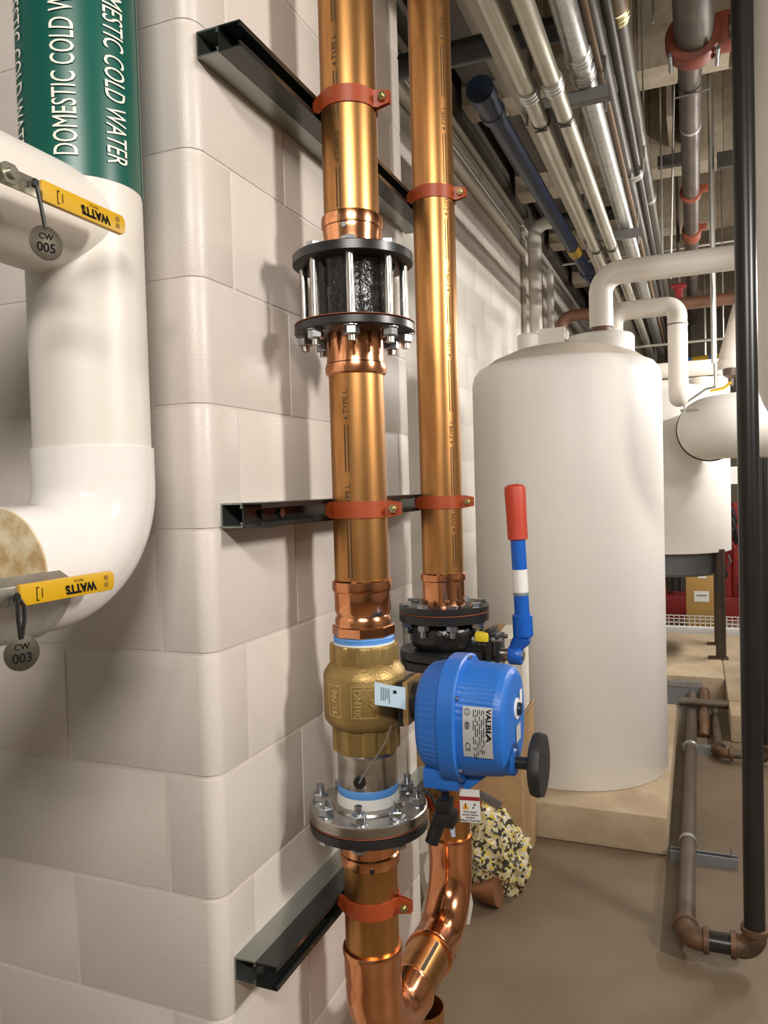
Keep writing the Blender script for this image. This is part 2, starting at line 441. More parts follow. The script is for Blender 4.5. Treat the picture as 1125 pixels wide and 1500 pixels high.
B().lathe([(.060, 1.174), (.067, 1.168), (.0775, 1.153), (.0800, 1.146), (.0800, 1.068), (.079, 1.062), (.072, 1.052), (.064, 1.046)], (PX, Y1, 0), seg=64).build('body', brass, t, ang=50)
br = .0806
f = lambda a0, zc: (lambda u, v, w=0: (PX+(br+.0004+w)*math.cos(a0+v/br), Y1+(br+.0004+w)*math.sin(a0+v/br), zc-u))
brass_l = mat('relief_shading_brass', (.60, .43, .19), .38, .6)  # lighter tone paints in the shading that makes raised letters and frames readable
text_mesh('raised_lettering', 'DN100', .018, f(FA-.20, 1.105), brass_l, t, cuts=3, bold=.0004, ext=.0011)
text_mesh('raised_lettering', 'PN 16', .018, f(FA-.80, 1.105), brass_l, t, cuts=3, bold=.0004, ext=.0011)
text_mesh('raised_lettering', 'AP', .015, f(FA+.17, 1.105), brass_l, t, cuts=3, bold=.0004, ext=.0011)
for ac, hw in ((FA-.03, .30), (FA-.80, .20)):     # raised frames round the lettering
    b = B()
    for k in range(10):
        for zz in (1.136, 1.078):
            a0 = ac-hw+2*hw*k/10; a1 = ac-hw+2*hw*(k+1)/10
            p = [(PX+rr*math.cos(a), Y1+rr*math.sin(a)) for rr in (.0798, .0812) for a in (a0, a1)]
            b.add([(p[0][0], p[0][1], zz), (p[1][0], p[1][1], zz), (p[3][0], p[3][1], zz), (p[2][0], p[2][1], zz),
                   (p[0][0], p[0][1], zz+.002), (p[1][0], p[1][1], zz+.002), (p[3][0], p[3][1], zz+.002), (p[2][0], p[2][1], zz+.002)],
                  [(3,2,1,0),(4,5,6,7),(0,1,5,4),(1,2,6,5),(2,3,7,6),(3,0,4,7)])
    for a in (ac-hw, ac+hw): b.cyl((PX+.0803*math.cos(a), Y1+.0803*math.sin(a), 1.078), (PX+.0803*math.cos(a), Y1+.0803*math.sin(a), 1.138), .001, seg=6)
    b.build('raised_frame', brass_l, t)
# stem mount reaching out to the actuator
b = B().cyl((PX+.07, Y1, 1.10), (-.515, Y1, 1.10), .03, seg=24)
b.build('stem_boss', brass, t)
B().box((-.520, Y1-.036, 1.058), (-.508, Y1+.036, 1.142)).build('mount_plate', blackp, t, bevel=.003)
B().box((-.508, Y1-.040, 1.062), (-.497, Y1+.040, 1.142)).build('mount_spacer', mat('bronze_plate', (.55, .37, .17), .5, .6, noise=.2, nscale=20), t, bevel=.002)
B().cyl((-.497, Y1, 1.10), (-.472, Y1, 1.10), .036, seg=28).build('mount_plate', blackp, t, bevel=.003)
# stainless nipple below
nip = thing('steel_nipple', 'stainless steel nipple with a black plug between brass valve and steel flange', 'pipe fitting', (PX, Y1, .89))
B().lathe([(.0560, .8975), (.0575, .93), (.0575, .990), (.0585, .992), (.0585, .997), (.0565, 1.0005)], (PX, Y1, 0), seg=56).build('sleeve', steel, nip)
pa = FA-.27; pd_ = Vector((math.cos(pa), math.sin(pa), 0)); p0 = Vector((PX, Y1, .952))+pd_*.056
B().lathe([(.012, 0), (.012, .004), (.008, .005), (.008, .003)], p0, pd_, 20).build('port_plug', plasticb, nip)
B().lathe([(.0582, .9165), (.0592, .921), (.0592, .930), (.0578, .933)], (PX, Y1, 0), seg=48).build('thread_tape', tapeb, nip)
B().lathe([(.0605, .898), (.0610, .905), (.0600, .912), (.0590, .918)], (PX, Y1, 0), seg=48).build('sealant', tapew, nip)
tie = B().tube([p0+pd_*.004, p0+pd_*.012+Vector((.012, 0, .02)), Vector((PX+.062, Y1-.062, 1.03)), Vector((PX+.075, Y1-.055, 1.065))], .0017, 8).build('tie_wire', rod_m, None, loc=(PX, Y1-.06, .95))
props(tie, 'thin grey wire strung from the black plug up over the brass valve', 'wire')
# pale blue paper tag on the valve
tg = Vector((-.535, Y1-.105, 1.158))
o = None
U = Vector((.045, .02, -.012)).normalized(); V = Vector((-.006, -.004, -1)).normalized()
t = thing('paper_tag', 'pale blue paper tag hanging across the brass valve body', 'tag', tg)
f = lambda a, b_: tg + U*a + V*b_ + Vector((.3, -.9, 0))*(.004*math.sin(a*70+b_*40))
bb = B(); vs = []; fs = []
for th in (0, .0006):
    for i in range(9):
        for j in range(7): vs.append(f(.056*i/8, .040*j/6) + Vector((.3, -.9, 0))*th)
for s_ in range(2):
    for i in range(8):
        for j in range(6):
            q = s_*63+i*7+j; fs.append((q, q+7, q+8, q+1))
bb.add(vs, fs).build('paper', pale_blue, t)
for i in range(5):
    L = random.uniform(.018, .030)
    sheet('print_line', .012+.0035*i, .0130+.0035*i, .006, .006+L, 1, 4, lambda a, b_: Vector(f(a, b_))+Vector((.3, -.9, 0))*.0012, ink, t)
sheet('logo', .034, .040, .008, .014, 1, 1, lambda a, b_: Vector(f(a, b_))+Vector((.3, -.9, 0))*.0014, navy, t)

# steel + black flange pair below the valve
t = thing('flange_pair', 'bright steel flange bolted to a black flange below the brass valve', 'flange', (PX, Y1, .84))
b = B().lathe([(FLR-.002, .8695), (FLR, .8715), (FLR, .8885), (FLR-.002, .8905), (.071, .8905), (.069, .8945), (.0625, .8965), (.061, .8972)], (PX, Y1, 0), seg=72)
b.build('steel_flange', steel, t)
flange_b(.8665, .8695, FLR-.001).build('gasket', gasket, t)
flange_b(.8475, .8665).build('black_flange', blackp, t)
for i in range(8):
    a = FA - .20 + i*PI/4; x = PX+.0953*math.cos(a); y = Y1+.0953*math.sin(a)
    s = inst('stud', short_me, t, (x, y, .8905)); inst('nut', nut_me, s, (x, y, .8925), a+.4); inst('washer', washer_me, s, (x, y, .8905))
    inst('bolt_head', head_me, s, (x, y, .837), a+.2)

# lower U run joining the two risers
t = thing('copper_pipe_loop', 'copper U-bend joining the bottoms of the two copper risers', 'pipe', (PX, Y1, .35))
b = B(); press_bead(b, PX, Y1, .775, .800)
b.lathe([(.0545, .798), (.0545, .847)], (PX, Y1, 0), seg=48).build('press_collar', cuf, t)
B().cyl((PX+.058*math.cos(FA+.05), Y1+.058*math.sin(FA+.05), .783), (PX+.0605*math.cos(FA+.05), Y1+.0605*math.sin(FA+.05), .783), .005, seg=10).build('rivet', plasticb, t)
B().cyl((PX, Y1, .56), (PX, Y1, .79), R, seg=48).build('tube', cu, t)
ZR = .40; RB = .135
def elbow(name, y, z_top, ydir, m):
    # socket at z_top down to a bend, then towards ydir
    pts = [(PX, y, z_top)]; rs = [.0572]
    pts += [(PX, y, z_top-.003), (PX, y, z_top-.012), (PX, y, z_top-.02), (PX, y, z_top-.055), (PX, y, z_top-.06)]; rs += [.0588, .0588, .0565, .0565, .0545]
    for p in bend((PX, y, 1), (PX, y, ZR), (PX, y+ydir, ZR), RB, 14): pts.append(p); rs.append(.0550)
    e = y+ydir*RB
    for d, r_ in ((.008, .0565), (.038, .0565), (.044, .0585), (.053, .0588), (.056, .0572)): pts.append((PX, e+ydir*d, ZR)); rs.append(r_)
    return B().tube(pts, rs, 40).build(name, m, t, ang=50)
elbow('elbow', Y1, .612, 1, cuf); elbow('elbow', Y2, .612, -1, cuf)
hz = B().cyl((PX, Y1+RB+.03, ZR), (PX, Y2-RB-.03, ZR), R, seg=48).build('tube', cu, t)
sheet('print_line', Y1+.2, Y2-.2, -.004, .004, 1, 2, lambda u, v: (PX+.0532*math.cos(1.0+v/.05), u, ZR+.0532*math.sin(1.0+v/.05)), print_ink, t)
B().cyl((PX, Y2, .56), (PX, Y2, 1.0), R, seg=48).build('tube', cu, t)

# rear riser
t = thing('copper_pipe', 'tall rear copper riser standing above the black flanged valve', 'pipe', (PX, Y2, 1.2))
B().cyl((PX, Y2, 1.27), (PX, Y2, 3.9), R, seg=48).build('tube', cu, t)
pipe_print(t, PX, Y2, 1.30, 2.8, FA+.5, ['4 TYPE L'])
b = B(); press_bead(b, PX, Y2, 1.262, 1.284); b.lathe([(.0545, 1.2035), (.0545, 1.265)], (PX, Y2, 0), seg=48).build('press_collar', cuf, t)

# black valve on rear riser with blue lever
t = thing('lever_valve', 'black flanged valve with a blue lever and red grip on the rear riser', 'valve', (PX, Y2, 1.03))
def fl2(z0, z1, nm, m=blackp, r=FLR): return B().lathe([(r-.003, z0), (r, z0+.002), (r, z1-.002), (r-.003, z1)], (PX, Y2, 0), seg=64).build(nm, m, t)
fl2(1.1885, 1.2037, 'flange'); fl2(1.1865, 1.1885, 'gasket', gasket, FLR-.001); fl2(1.164, 1.1865, 'flange'); fl2(1.072, 1.092, 'flange'); fl2(1.046, 1.070, 'flange')
B().lathe([(.066, 1.046), (.07, 1.092), (.082, 1.100), (.088, 1.115), (.088, 1.140), (.082, 1.155), (.070, 1.166)], (PX, Y2, 0), seg=48).build('body', blackcast, t)
for i in range(8):
    a = FA + .1 + i*PI/4; x = PX+.0953*math.cos(a); y = Y2+.0953*math.sin(a)
    s = inst('bolt', head_me, t, (x, y, 1.2037), a); inst('nut', nut_me, s, (x, y, 1.149), a); inst('stud', short_me, s, (x, y, 1.132))
SZ = 1.092
B().cyl((PX+.06, Y2, SZ+.02), (-.475, Y2, SZ+.01), .042, .030, seg=24).build('bonnet', blackcast, t)
B().box((-.485, Y2-.04, SZ-.035), (-.470, Y2+.04, SZ+.055)).build('stop_plate', blackp, t, bevel=.003)
B().box((-.462, Y2-.033, SZ-.04), (-.452, Y2+.033, SZ+.04)).build('stop_plate', blackp, t, bevel=.003)
for dy, dz in ((-.028, -.028), (-.028, .03), (.028, -.028), (.028, .03)):
    B().cyl((-.47, Y2+dy, SZ+dz), (-.444, Y2+dy, SZ+dz), .006, seg=6).build('bolt', zinc, t)
B().cyl((-.46, Y2, SZ-.008), (-.405, Y2, SZ-.008), .013, seg=16).build('stem', steel, t)
B().box((-.51, Y2-.045, 1.118), (-.475, Y2-.02, 1.142)).build('indicator', mat('yellow_plastic', (.75, .6, .03), .5), t, bevel=.006)
lv = B().lathe([(.022, 0), (.024, .003), (.024, .029), (.022, .032)], (-.434, Y2, SZ-.010), (1,0,0), 24)
LVP = Vector((-.398, Y2, 1.125)); LVT = Vector((-.411, Y2, 1.50)); LD = (LVT-LVP).normalized()
lv.tube([(-.418, Y2, SZ), (-.414, Y2, SZ+.014), (-.404, Y2, SZ+.026), (-.400, Y2, SZ+.036)], [.016, .018, .021, .0235], 20)
lv.lathe([(.018, 0), (.0245, .006), (.0245, .056), (.022, .059)], LVP, LD, 28)
lv.lathe([(.0182, .05), (.0182, .27)], LVP, LD, 28)
lever = lv.build('lever', blueh, t)
B().lathe([(.0185, .105), (.0188, .1055), (.0188, .112), (.0185, .1125)], LVP, LD, 28).build('grey_band', mat('grey_band', (.20, .22, .25), .5), lever)
B().lathe([(.0184, .1125), (.0189, .113), (.0189, .168), (.0184, .1685)], LVP, LD, 28).build('white_band', white_lbl, lever)
B().lathe([(.020, .241), (.0245, .243), (.0248, .30), (.0262, .362), (.0245, .371), (.017, .376), (.004, .378)], LVP, LD, 28).build('grip', redgrip, lever)
B().cyl((-.402, Y2, SZ-.01), (-.397, Y2, SZ-.01), .012, seg=6).build('lock_nut', zinc, lever)

# ------------------------------------------------------------------ blue electric actuator
AC = Vector((0, Y1, 1.078))
t = thing('electric_actuator', 'blue ribbed electric actuator with black handwheel mounted on the brass valve', 'actuator', (-.40, Y1, .945))
def act(prof, ribs, name, top_only=False, seg=240, m=blue):
    vs = []; fs = []
    for x, ry, rz, rib in prof:
        for i in range(seg):
            a = 2*PI*i/seg
            k = 1.0
            if rib and not (top_only and math.sin(a) < .12): k = 1 - (.014 if (i % 4) < 2 else 0)
            ca, sa = math.cos(a), math.sin(a); e = .82
            vs.append((x, AC.y+ry*k*math.copysign(abs(ca)**e, ca), AC.z+rz*k*math.copysign(abs(sa)**e, sa)))
    for j in range(len(prof)-1):
        for i in range(seg): fs.append((j*seg+i, j*seg+(i+1) % seg, (j+1)*seg+(i+1) % seg, (j+1)*seg+i))
    fs += [tuple(range(seg))[::-1], tuple((len(prof)-1)*seg+i for i in range(seg))]
    return B().add(vs, fs).build(name, m, t, ang=28)
act([(-.474, .064, .068, 0), (-.472, .076, .082, 0), (-.463, .085, .093, 0), (-.460, .087, .095, 1), (-.428, .0925, .1015, 1), (-.424, .0935, .1025, 0)], 1, 'housing')
act([(-.425, .100, .108, 0), (-.422, .105, .113, 0), (-.394, .105, .113, 0), (-.391, .101, .109, 0)], 0, 'seam_flange', seg=64)
cover = act([(-.392, .094, .101, 0), (-.386, .0935, .1005, 1), (-.330, .0905, .0965, 1), (-.325, .090, .096, 0), (-.314, .086, .092, 0), (-.308, .079, .085, 0), (-.306, .070, .076, 0)], 1, 'cover', top_only=True)
for a in (-.8, .55, 1.57, 2.6, 3.9):
    c_ = (-.3905, AC.y+.101*math.cos(a), AC.z+.109*math.sin(a))
    B().cyl(c_, (-.386, c_[1], c_[2]), .004, seg=8).build('screw', zinc, t)
b = B().box((-.466, Y1-.06, .958), (-.398, Y1+.05, .995)); b.build('terminal_box', blue, t, bevel=.006)
B().box((-.452, Y1-.035, .945), (-.425, Y1+.0, .962)).build('gland_boss', blue, t, bevel=.004)
B().prism([(0, .03), (.06, .03), (.0, -.02)], (-.40, Y1-.03, .963), (1,0,0), (0,0,1), (0,1,0), .06).build('gusset', blue, t, bevel=.003)
# handwheel
HW = Vector((-.306, 1.325, 1.012))
B().lathe([(.024, -.02), (.024, .002), (.021, .006)], HW, (1,0,0), 24).build('handwheel_boss', blue, t)
hw = B().lathe([(.011, 0), (.011, .04)], HW, (1,0,0), 20).build('handwheel_shaft', blackp, t)
vs = []; fs = []; seg = 96
for x, r_ in ((.034, .015), (.033, .046), (.036, .053), (.045, .0555), (.054, .053), (.056, .046), (.0545, .01)):
    for i in range(seg):
        a = 2*PI*i/seg; rr = r_*(1+.018*math.cos(8*a)) if r_ > .05 else r_
        vs.append((HW.x+x, HW.y+rr*math.cos(a), HW.z+rr*math.sin(a)))
for j in range(6):
    for i in range(seg): fs.append((j*seg+i, j*seg+(i+1) % seg, (j+1)*seg+(i+1) % seg, (j+1)*seg+i))
fs += [tuple(range(seg))[::-1], tuple(6*seg+i for i in range(seg))]
B().add(vs, fs).build('handwheel', rubber, t)
# position indicator and labels on the end face
def face_map(y, z): return lambda u, v: (-.3045, y+u, z+v)
B().lathe([(.019, 0), (.019, .003), (.012, .0035)], (-.3065, Y1+.005, 1.098), (1,0,0), 28).build('indicator_dial', white_lbl, cover)
B().lathe([(.012, 0), (.011, .007), (.004, .008)], (-.3040, Y1+.005, 1.098), (1,0,0), 24).build('indicator_knob', navy, cover)
sheet('end_label', .028, .048, .0, .035, 1, 1, face_map(Y1, 1.09), white_lbl, cover)
sheet('end_label', -.005, .030, -.052, -.022, 1, 1, face_map(Y1, 1.09), silver_lbl, cover)
# rating plate wrapped on the cover, turned towards the viewer
def plate_map(du=0, dv=0, lift=.0012):
    def f(u, v):
        # u along x, v up around the cover; a=pi faces -Y
        a = PI - (v+dv)/.094
        ca, sa = math.cos(a), math.sin(a)
        e = .82
        return (-.352+u+du, AC.y+(.0925+lift)*math.copysign(abs(ca)**e, ca), AC.z+(.099+lift)*math.copysign(abs(sa)**e, sa))
    return f
pm = plate_map()
plate = sheet('rating_plate', -.026, .026, -.034, .036, 4, 16, pm, silver_lbl, t)
pl2 = plate_map(lift=.0020)
rot = lambda u0, v0: (lambda a, b_: pl2(u0+b_, v0-a))
text_mesh('lettering', 'VALBIA', .0125, rot(.019, .033), ink, plate, 'LEFT', cuts=0, bold=.0004)
text_mesh('lettering', 'CE', .012, rot(-.018, -.010), ink, plate, 'LEFT')
text_mesh('lettering', 'UL', .006, rot(-.018, .027), ink, plate, 'CENTER')
for cz, rr in ((.027, .0055), (.008, .0048)):
    b = B(); vs = []; fs = []
    for i in range(24):
        a = 2*PI*i/24
        for r_ in (rr, rr-.0009): vs.append(pl2(-.018+r_*math.cos(a), cz+r_*math.sin(a)))
    for i in range(24):
        j = (i+1) % 24; fs.append((2*i, 2*j, 2*j+1, 2*i+1))
    b.add(vs, fs).build('mark_ring', ink, plate)
text_mesh('lettering', 'SA', .0055, rot(-.018, .008), ink, plate, 'CENTER', bold=.0003)
for i in range(6):
    v = .031
    while v > -.028:
        L = random.uniform(.004, .013)
        sheet('print_line', .0105-.0036*i, .0119-.0036*i, v-L, v, 1, 2, pl2, ink, plate); v -= L+random.uniform(.002, .006)
# cable plug below
pg = thing('cable_plug', 'black cable connector hanging under the blue actuator', 'connector', (-.436, Y1-.018, .93))
B().cyl((-.437, Y1-.018, .947), (-.437, Y1-.018, .925), .008, seg=12).build('collar', navy, pg)
b = B().box((-.452, Y1-.036, .903), (-.424, Y1-.004, .928)); b.build('plug_head', plasticb, pg, bevel=.004)
b = B().box((-.456, Y1-.04, .880), (-.416, Y1-.002, .905)); b.build('plug_body', plasticb, pg, bevel=.005)
B().cyl((-.448, Y1-.022, .885), (-.462, Y1-.030, .845), .013, .0125, seg=20).build('cable_boot', plasticb, pg)
B().cyl((-.424, Y1-.025, .882), (-.420, Y1-.028, .862), .006, .004, seg=12).build('clear_cap', mat('clear_cap', (.55, .62, .75), .2), pg)
ca = B().tube([(-.455, Y1+.0, .885), (-.48, Y1+.03, .905), (-.505, Y1+.06, .905), (-.525, Y1+.10, .885)], .0028, 8).build('cable', plasticb, pg)
# warning tag and key
wt = thing('warning_tag', 'white and red warning tag hanging below the blue actuator', 'tag', (-.386, Y1-.03, .895))
wo = Vector((-.386, Y1-.032, .925)); wU = Vector((.97, .06, .04)).normalized(); wV = Vector((-.02, 0, 1)).normalized(); wN = Vector((.06, -1, 0))
b = B().prism([(-.0185, -.030), (.0185, -.030), (.0185, .030), (-.0185, .030)], wo, wU, wV, wN, .0008); b.build('card', white_lbl, wt)
wf = plane_map(wo+wN*.0014, wU, wV)
sheet('red_band', -.0185, .0185, .010, .017, 1, 1, wf, redink, wt)
b = B().add([wf(-.014, -.006), wf(-.002, -.006), wf(-.008, .007)], [(0, 1, 2)]); b.build('warning_triangle', orangeink, wt)
wf2 = plane_map(wo+wN*.0018, wU, wV)
text_mesh('lettering', '!', .011, lambda a, b_: wf2(-.008+a, -.0005+b_), ink, wt, bold=.0004)
b = B().add([wf2(.006, .001), wf2(.011, .002), wf2(.010, .006)], [(0, 1, 2)]).add([wf2(.004, -.004), wf2(.008, -.004), wf2(.006, .0)], [(0, 1, 2)]); b.build('pictogram', ink, wt)
for i, s in enumerate(('Disconnect', 'power before', 'engaging', 'Manual Override')):
    text_mesh('lettering', s, .0052, lambda a, b_, i=i: wf2(a, -.0105-.0052*i+b_), ink, wt, bold=.0001)
key = thing('override_key', 'small grey metal key clipped behind the warning tag', 'key', (-.36, Y1-.02, .94))
kM = Matrix.Translation(Vector((-.352, Y1-.022, .936))) @ Matrix.Rotation(.38, 4, 'Y')
b = B().box((-.022, -.002, -.008), (.022, .002, .008), kM); b.build('blade', mat('grey_key', (.22, .20, .18), .4, .6), key, bevel=.002)
B().tube([(-.402, Y1-.02, .945), (-.39, Y1-.022, .948), (-.37, Y1-.022, .943)], .0025, 8).build('loop', brownp, key)

# ------------------------------------------------------------------ struts and clamps
def channel(y0, y1, xw, z0, h=.0413, d=.0413, th=.0027, lip=.009):
    """C channel along Y, web at xw, opening towards +X"""
    b = B()
    P = [(0, 0), (d, 0), (d, lip), (d-th*1.6, lip), (d-th*1.6, lip-.002), (d-th, lip-.002), (d-th, th), (th, th), (th, h-th), (d-th, h-th), (d-th, h-lip+.002), (d-th*1.6, h-lip+.002), (d-th*1.6, h-lip), (d, h-lip), (d, h), (0, h)]
    b.prism(P, (xw, y0, z0), (1,0,0), (0,0,1), (0,1,0), y1-y0)
    return b
for z0, ya, yb, lab in ((2.204, 1.066, 2.03, 'top'), (1.4415, 1.09, 2.03, 'middle'), (.6715, 1.084, 2.03, 'bottom')):
    t = thing('strut_channel', {'top': 'dark double strut channel high on the block pier, topmost of three', 'middle': 'dark double strut channel across the middle of the block pier', 'bottom': 'dark double strut channel low on the block pier, lowest of three'}[lab], 'strut', (W, ya, z0), 'strut channels on the block pier')
    channel(ya, yb, W+.0005, z0).build('channel', strutg, t, ang=30)
    channel(ya, yb, W+.0418, z0).build('channel', strutm, t, ang=30)
    for i, yy in enumerate((1.145, 1.21, 1.60, 1.95)):
        B().cyl((W+.0445, yy, z0+.0206), (W+.050, yy, z0+.0206), .009, seg=6).build('anchor_bolt', zinc if i else plasticb, t)
def clamp(y, z, lab):
    t = thing('pipe_clamp', lab, 'clamp', (PX, y, z-.016), 'rust-red pipe clamps on the struts')
    hh = .0158; ro = R+.0032; ri = R+.0004
    for sgn in (-1, 1):
        # half band: from the strut face round to the ear
        pts = [(-.062, sgn*.026)]
        pts += [(-.050, sgn*.031)]
        for i in range(15):
            a = PI*.78 - (PI*.78-.16)*i/14
            pts.append((ro*math.cos(a), sgn*ro*math.sin(a)))
        pts += [(ro+.006, sgn*.0055), (ro+.029, sgn*.0050)]
        b = B(); n = len(pts); vs = []
        for i, (px, py) in enumerate(pts):
            # inward offset
            if i == 0: d = Vector((pts[1][0]-px, pts[1][1]-py))
            elif i == n-1: d = Vector((px-pts[i-1][0], py-pts[i-1][1]))
            else: d = Vector((pts[i+1][0]-pts[i-1][0], pts[i+1][1]-pts[i-1][1]))
            nn = Vector((d.y, -d.x)).normalized()*.0026*sgn
            h_ = hh*(.55 if i == 0 else 1.0)
            c_ = .7 if i == n-1 else 1
            for q in (Vector((px, py)), Vector((px, py))+nn):
                vs.append((PX+q.x, y+q.y, z-h_*c_)); vs.append((PX+q.x, y+q.y, z+h_*c_))
        fs = []
        for i in range(n-1):
            a = 4*i; c_ = 4*(i+1)
            fs += [(a, c_, c_+1, a+1), (a+2, a+3, c_+3, c_+2), (a, a+2, c_+2, c_), (a+1, c_+1, c_+3, a+3)]
        fs += [(0, 1, 3, 2), (4*n-4, 4*n-2, 4*n-1, 4*n-3)]
        b.add(vs, fs).build('clamp_half', redclamp, t, ang=40)
    bx = PX+ro+.017
    bo = B().cyl((bx, y-.020, z), (bx, y+.018, z), .004, seg=12).build('bolt', yzinc, t)
    B().cyl((bx, y-.0135, z), (bx, y-.0075, z), .0085, seg=6).build('bolt_head', yzinc, bo, ang=20)
    B().cyl((bx, y+.0075, z), (bx, y+.013, z), .0085, seg=6).build('nut', yzinc, bo, ang=20)
for yy, who in ((Y1, 'front'), (Y2, 'rear')):
    for z0, where in ((2.2246, 'top'), (1.462, 'middle'), (.712, 'bottom')):
        clamp(yy, z0 if where != 'bottom' else .7, 'rust-red clamp holding the %s copper riser to the %s strut' % (who, where))

# copper standpipe on the floor
t = thing('standpipe', 'open-topped copper standpipe rising from the floor under the U-bend', 'pipe', (-.615, 1.66, 0))
b = B().lathe([(.0525, 0), (.0525, .285), (.0505, .285), (.0500, .05), (.001, .05)], (-.615, 1.66, 0), seg=40, cap=False); b.build('tube', cu, t)

# ------------------------------------------------------------------ insulated cold-water pipe on the left
LX, LY, LR = -.847, .919, .0847
t = thing('insulated_pipe', 'white insulated cold water pipe with green label in front of the block wall', 'pipe', (LX, LY, 1.3))
ZB = 1.897; BRR = .0795
B().cyl((LX, LY, 1.56), (LX, LY, 3.0), LR, seg=64).build('jacket', jacket, t)
B().lathe([(BRR, 0), (BRR, .36), (BRR*.98, .375), (BRR*.9, .385)], (LX, LY+.02, ZB), (0,-1,0), 56).build('branch_jacket', jacket, t)
LH = 1.402; er = .0885; RBL = .115
pts = [(LX, LY, 1.572), (LX, LY, LH+RBL+.01)] + bend((LX, LY, 2), (LX, LY, LH), (LX, LY-1, LH), RBL, 16) + [(LX, .736, LH)]
B().tube(pts, er, 56).build('elbow_cover', pvcw, t, ang=50)
B().cyl((LX, .738, LH), (LX, .7335, LH), er-.001, seg=56).build('insulation_end', insend, t)
lb = sheet('pipe_label', 0, 2*PI, 1.951, 3.0, 64, 1, lambda a, z: (LX+(LR+.0008)*math.cos(a+.42), LY+(LR+.0008)*math.sin(a+.42), z), green, t)
sheet('label_overlap',   .52, .62, 1.948, 3.0, 4, 1, lambda a, z: (LX+(LR+.0016)*math.cos(a), LY+(LR+.0016)*math.sin(a), z), mat('clear_tape', (.12, .30, .26), .25), t)
CA = math.atan2(-LY, -LX)         # towards the viewer
def lbl(ang0, z0, flip):
    r = LR+.0030
    def f(u, v): 
        a = ang0 - flip*v/r
        return (LX+r*math.cos(a), LY+r*math.sin(a), z0+flip*u)
    return f
text_mesh('lettering', 'DOMESTIC COLD WATER', .048, lbl(CA-.22, 1.975, 1), cream_txt, lb, 'LEFT', cuts=12, sx=.50)
text_mesh('lettering', 'DOMESTIC COLD WATER', .048, lbl(CA+.57, 2.253, -1), cream_txt, lb, 'LEFT', cuts=12, sx=.50)
text_mesh('lettering', 'DOMESTIC COLD WATER', .048, lbl(CA-1.25, 2.262, -1), cream_txt, lb, 'LEFT', cuts=12, sx=.50)
# protective shield under the lower leg
b = B(); vs = []; fs = []; n = 28
for (yy) in (.40, .752, .768, .775):
    for i in range(n+1):
        a0 = .06 if yy < .76 else (-.06 if yy < .77 else -.18)
        a = a0 - (PI+2*a0)*i/n
        for rr in (er+.0016, er+.0034): vs.append((LX+rr*math.cos(a), yy, LH+rr*math.sin(a)))
st = 2*(n+1)
for j in range(3):
    for i in range(n):
        for q in (0, 1): fs.append((j*st+2*i+q, j*st+2*i+2+q, (j+1)*st+2*i+2+q, (j+1)*st+2*i+q))
for i in range(n): fs.append((3*st+2*i, 3*st+2*i+2, 3*st+2*i+3, 3*st+2*i+1))
for j in range(3):
    fs.append((j*st, (j+1)*st, (j+1)*st+1, j*st+1))
sh = b.add(vs, fs).build('pipe_shield', galv, None, loc=(LX, .6, 1.31))
props(sh, 'grey metal insulation shield cupped under the lower white pipe leg', 'shield')

def lever_handle(y0, ys, y1, z, lab, tilt, zt):
    t = thing('ball_valve', lab, 'valve', (-.735, y0, z), 'yellow-levered valves on the white pipe')
    X = -.722; h = .0125
    B().box((X-.0015, y0-.02, z-h*.9), (X+.0015, ys+.006, z+h*.9)).build('lever_plate', zincl, t, bevel=.001)
    n_ = B().cyl((X, y0, z), (X+.010, y0, z), .013, seg=6); n_.build('handle_nut', zincl, t, ang=20)
    B().cyl((X-.035, y0, z), (X+.016, y0, z), .0065, seg=16).build('stem', zincl, t)
    P = [(ys, -h), (y1-.006, -h*1.02), (y1-.001, -h*.7), (y1, 0), (y1-.001, h*.7), (y1-.006, h*1.02), (ys, h)]
    gr = B().prism(P, (X-.003, 0, z), (0,1,0), (0,0,1), (1,0,0), .0075).build('grip_sleeve', yellow, t, bevel=.0015)
    ff = lambda yc, zc=0: (lambda a, b_: (X+.0052, yc-a, z+zc-b_))       # upside-down print
    text_mesh('lettering', 'WATTS', .0150, ff(ys+(y1-ys)*.60, -.002), ink, gr, bold=.0007, shear=-.15)
    text_mesh('lettering', 'FBVS-3C', .0045, ff(ys+(y1-ys)*.58, .0075), ink, gr)
    sheet('print_line', 0, .0012, -.009, .007, 1, 1, lambda a, b_: (X+.0052, ys+.022+a, z+b_), ink, gr)
    sheet('print_line', 0, .004, .006, .0072, 1, 1, lambda a, b_: (X+.0052, ys+.022+a, z+b_), ink, gr)
    sheet('print_line', 0, .004, -.009, -.0078, 1, 1, lambda a, b_: (X+.0052, ys+.022+a, z+b_), ink, gr)
    sheet('print_line', 0, .0012, -.006, .005, 1, 1, lambda a, b_: (X+.0052, ys+.030+a, z+b_), ink, gr)
    for zc in (-.004, .005):
        sheet('print_mark', -.003, .003, -.003, .003, 1, 1, lambda a, b_: (X+.0052, y1-.016+a, z+zc+b_), mat('brown_print', (.25, .14, .01), .6), gr)
    return t
lever_handle(.661, .712, .856, 1.868, 'ball valve with a yellow lever on the upper white branch pipe', 0, 0)
lever_handle(.600, .655, .808, 1.389, 'ball valve with a yellow lever beside the stained lower insulation', 0, 0)
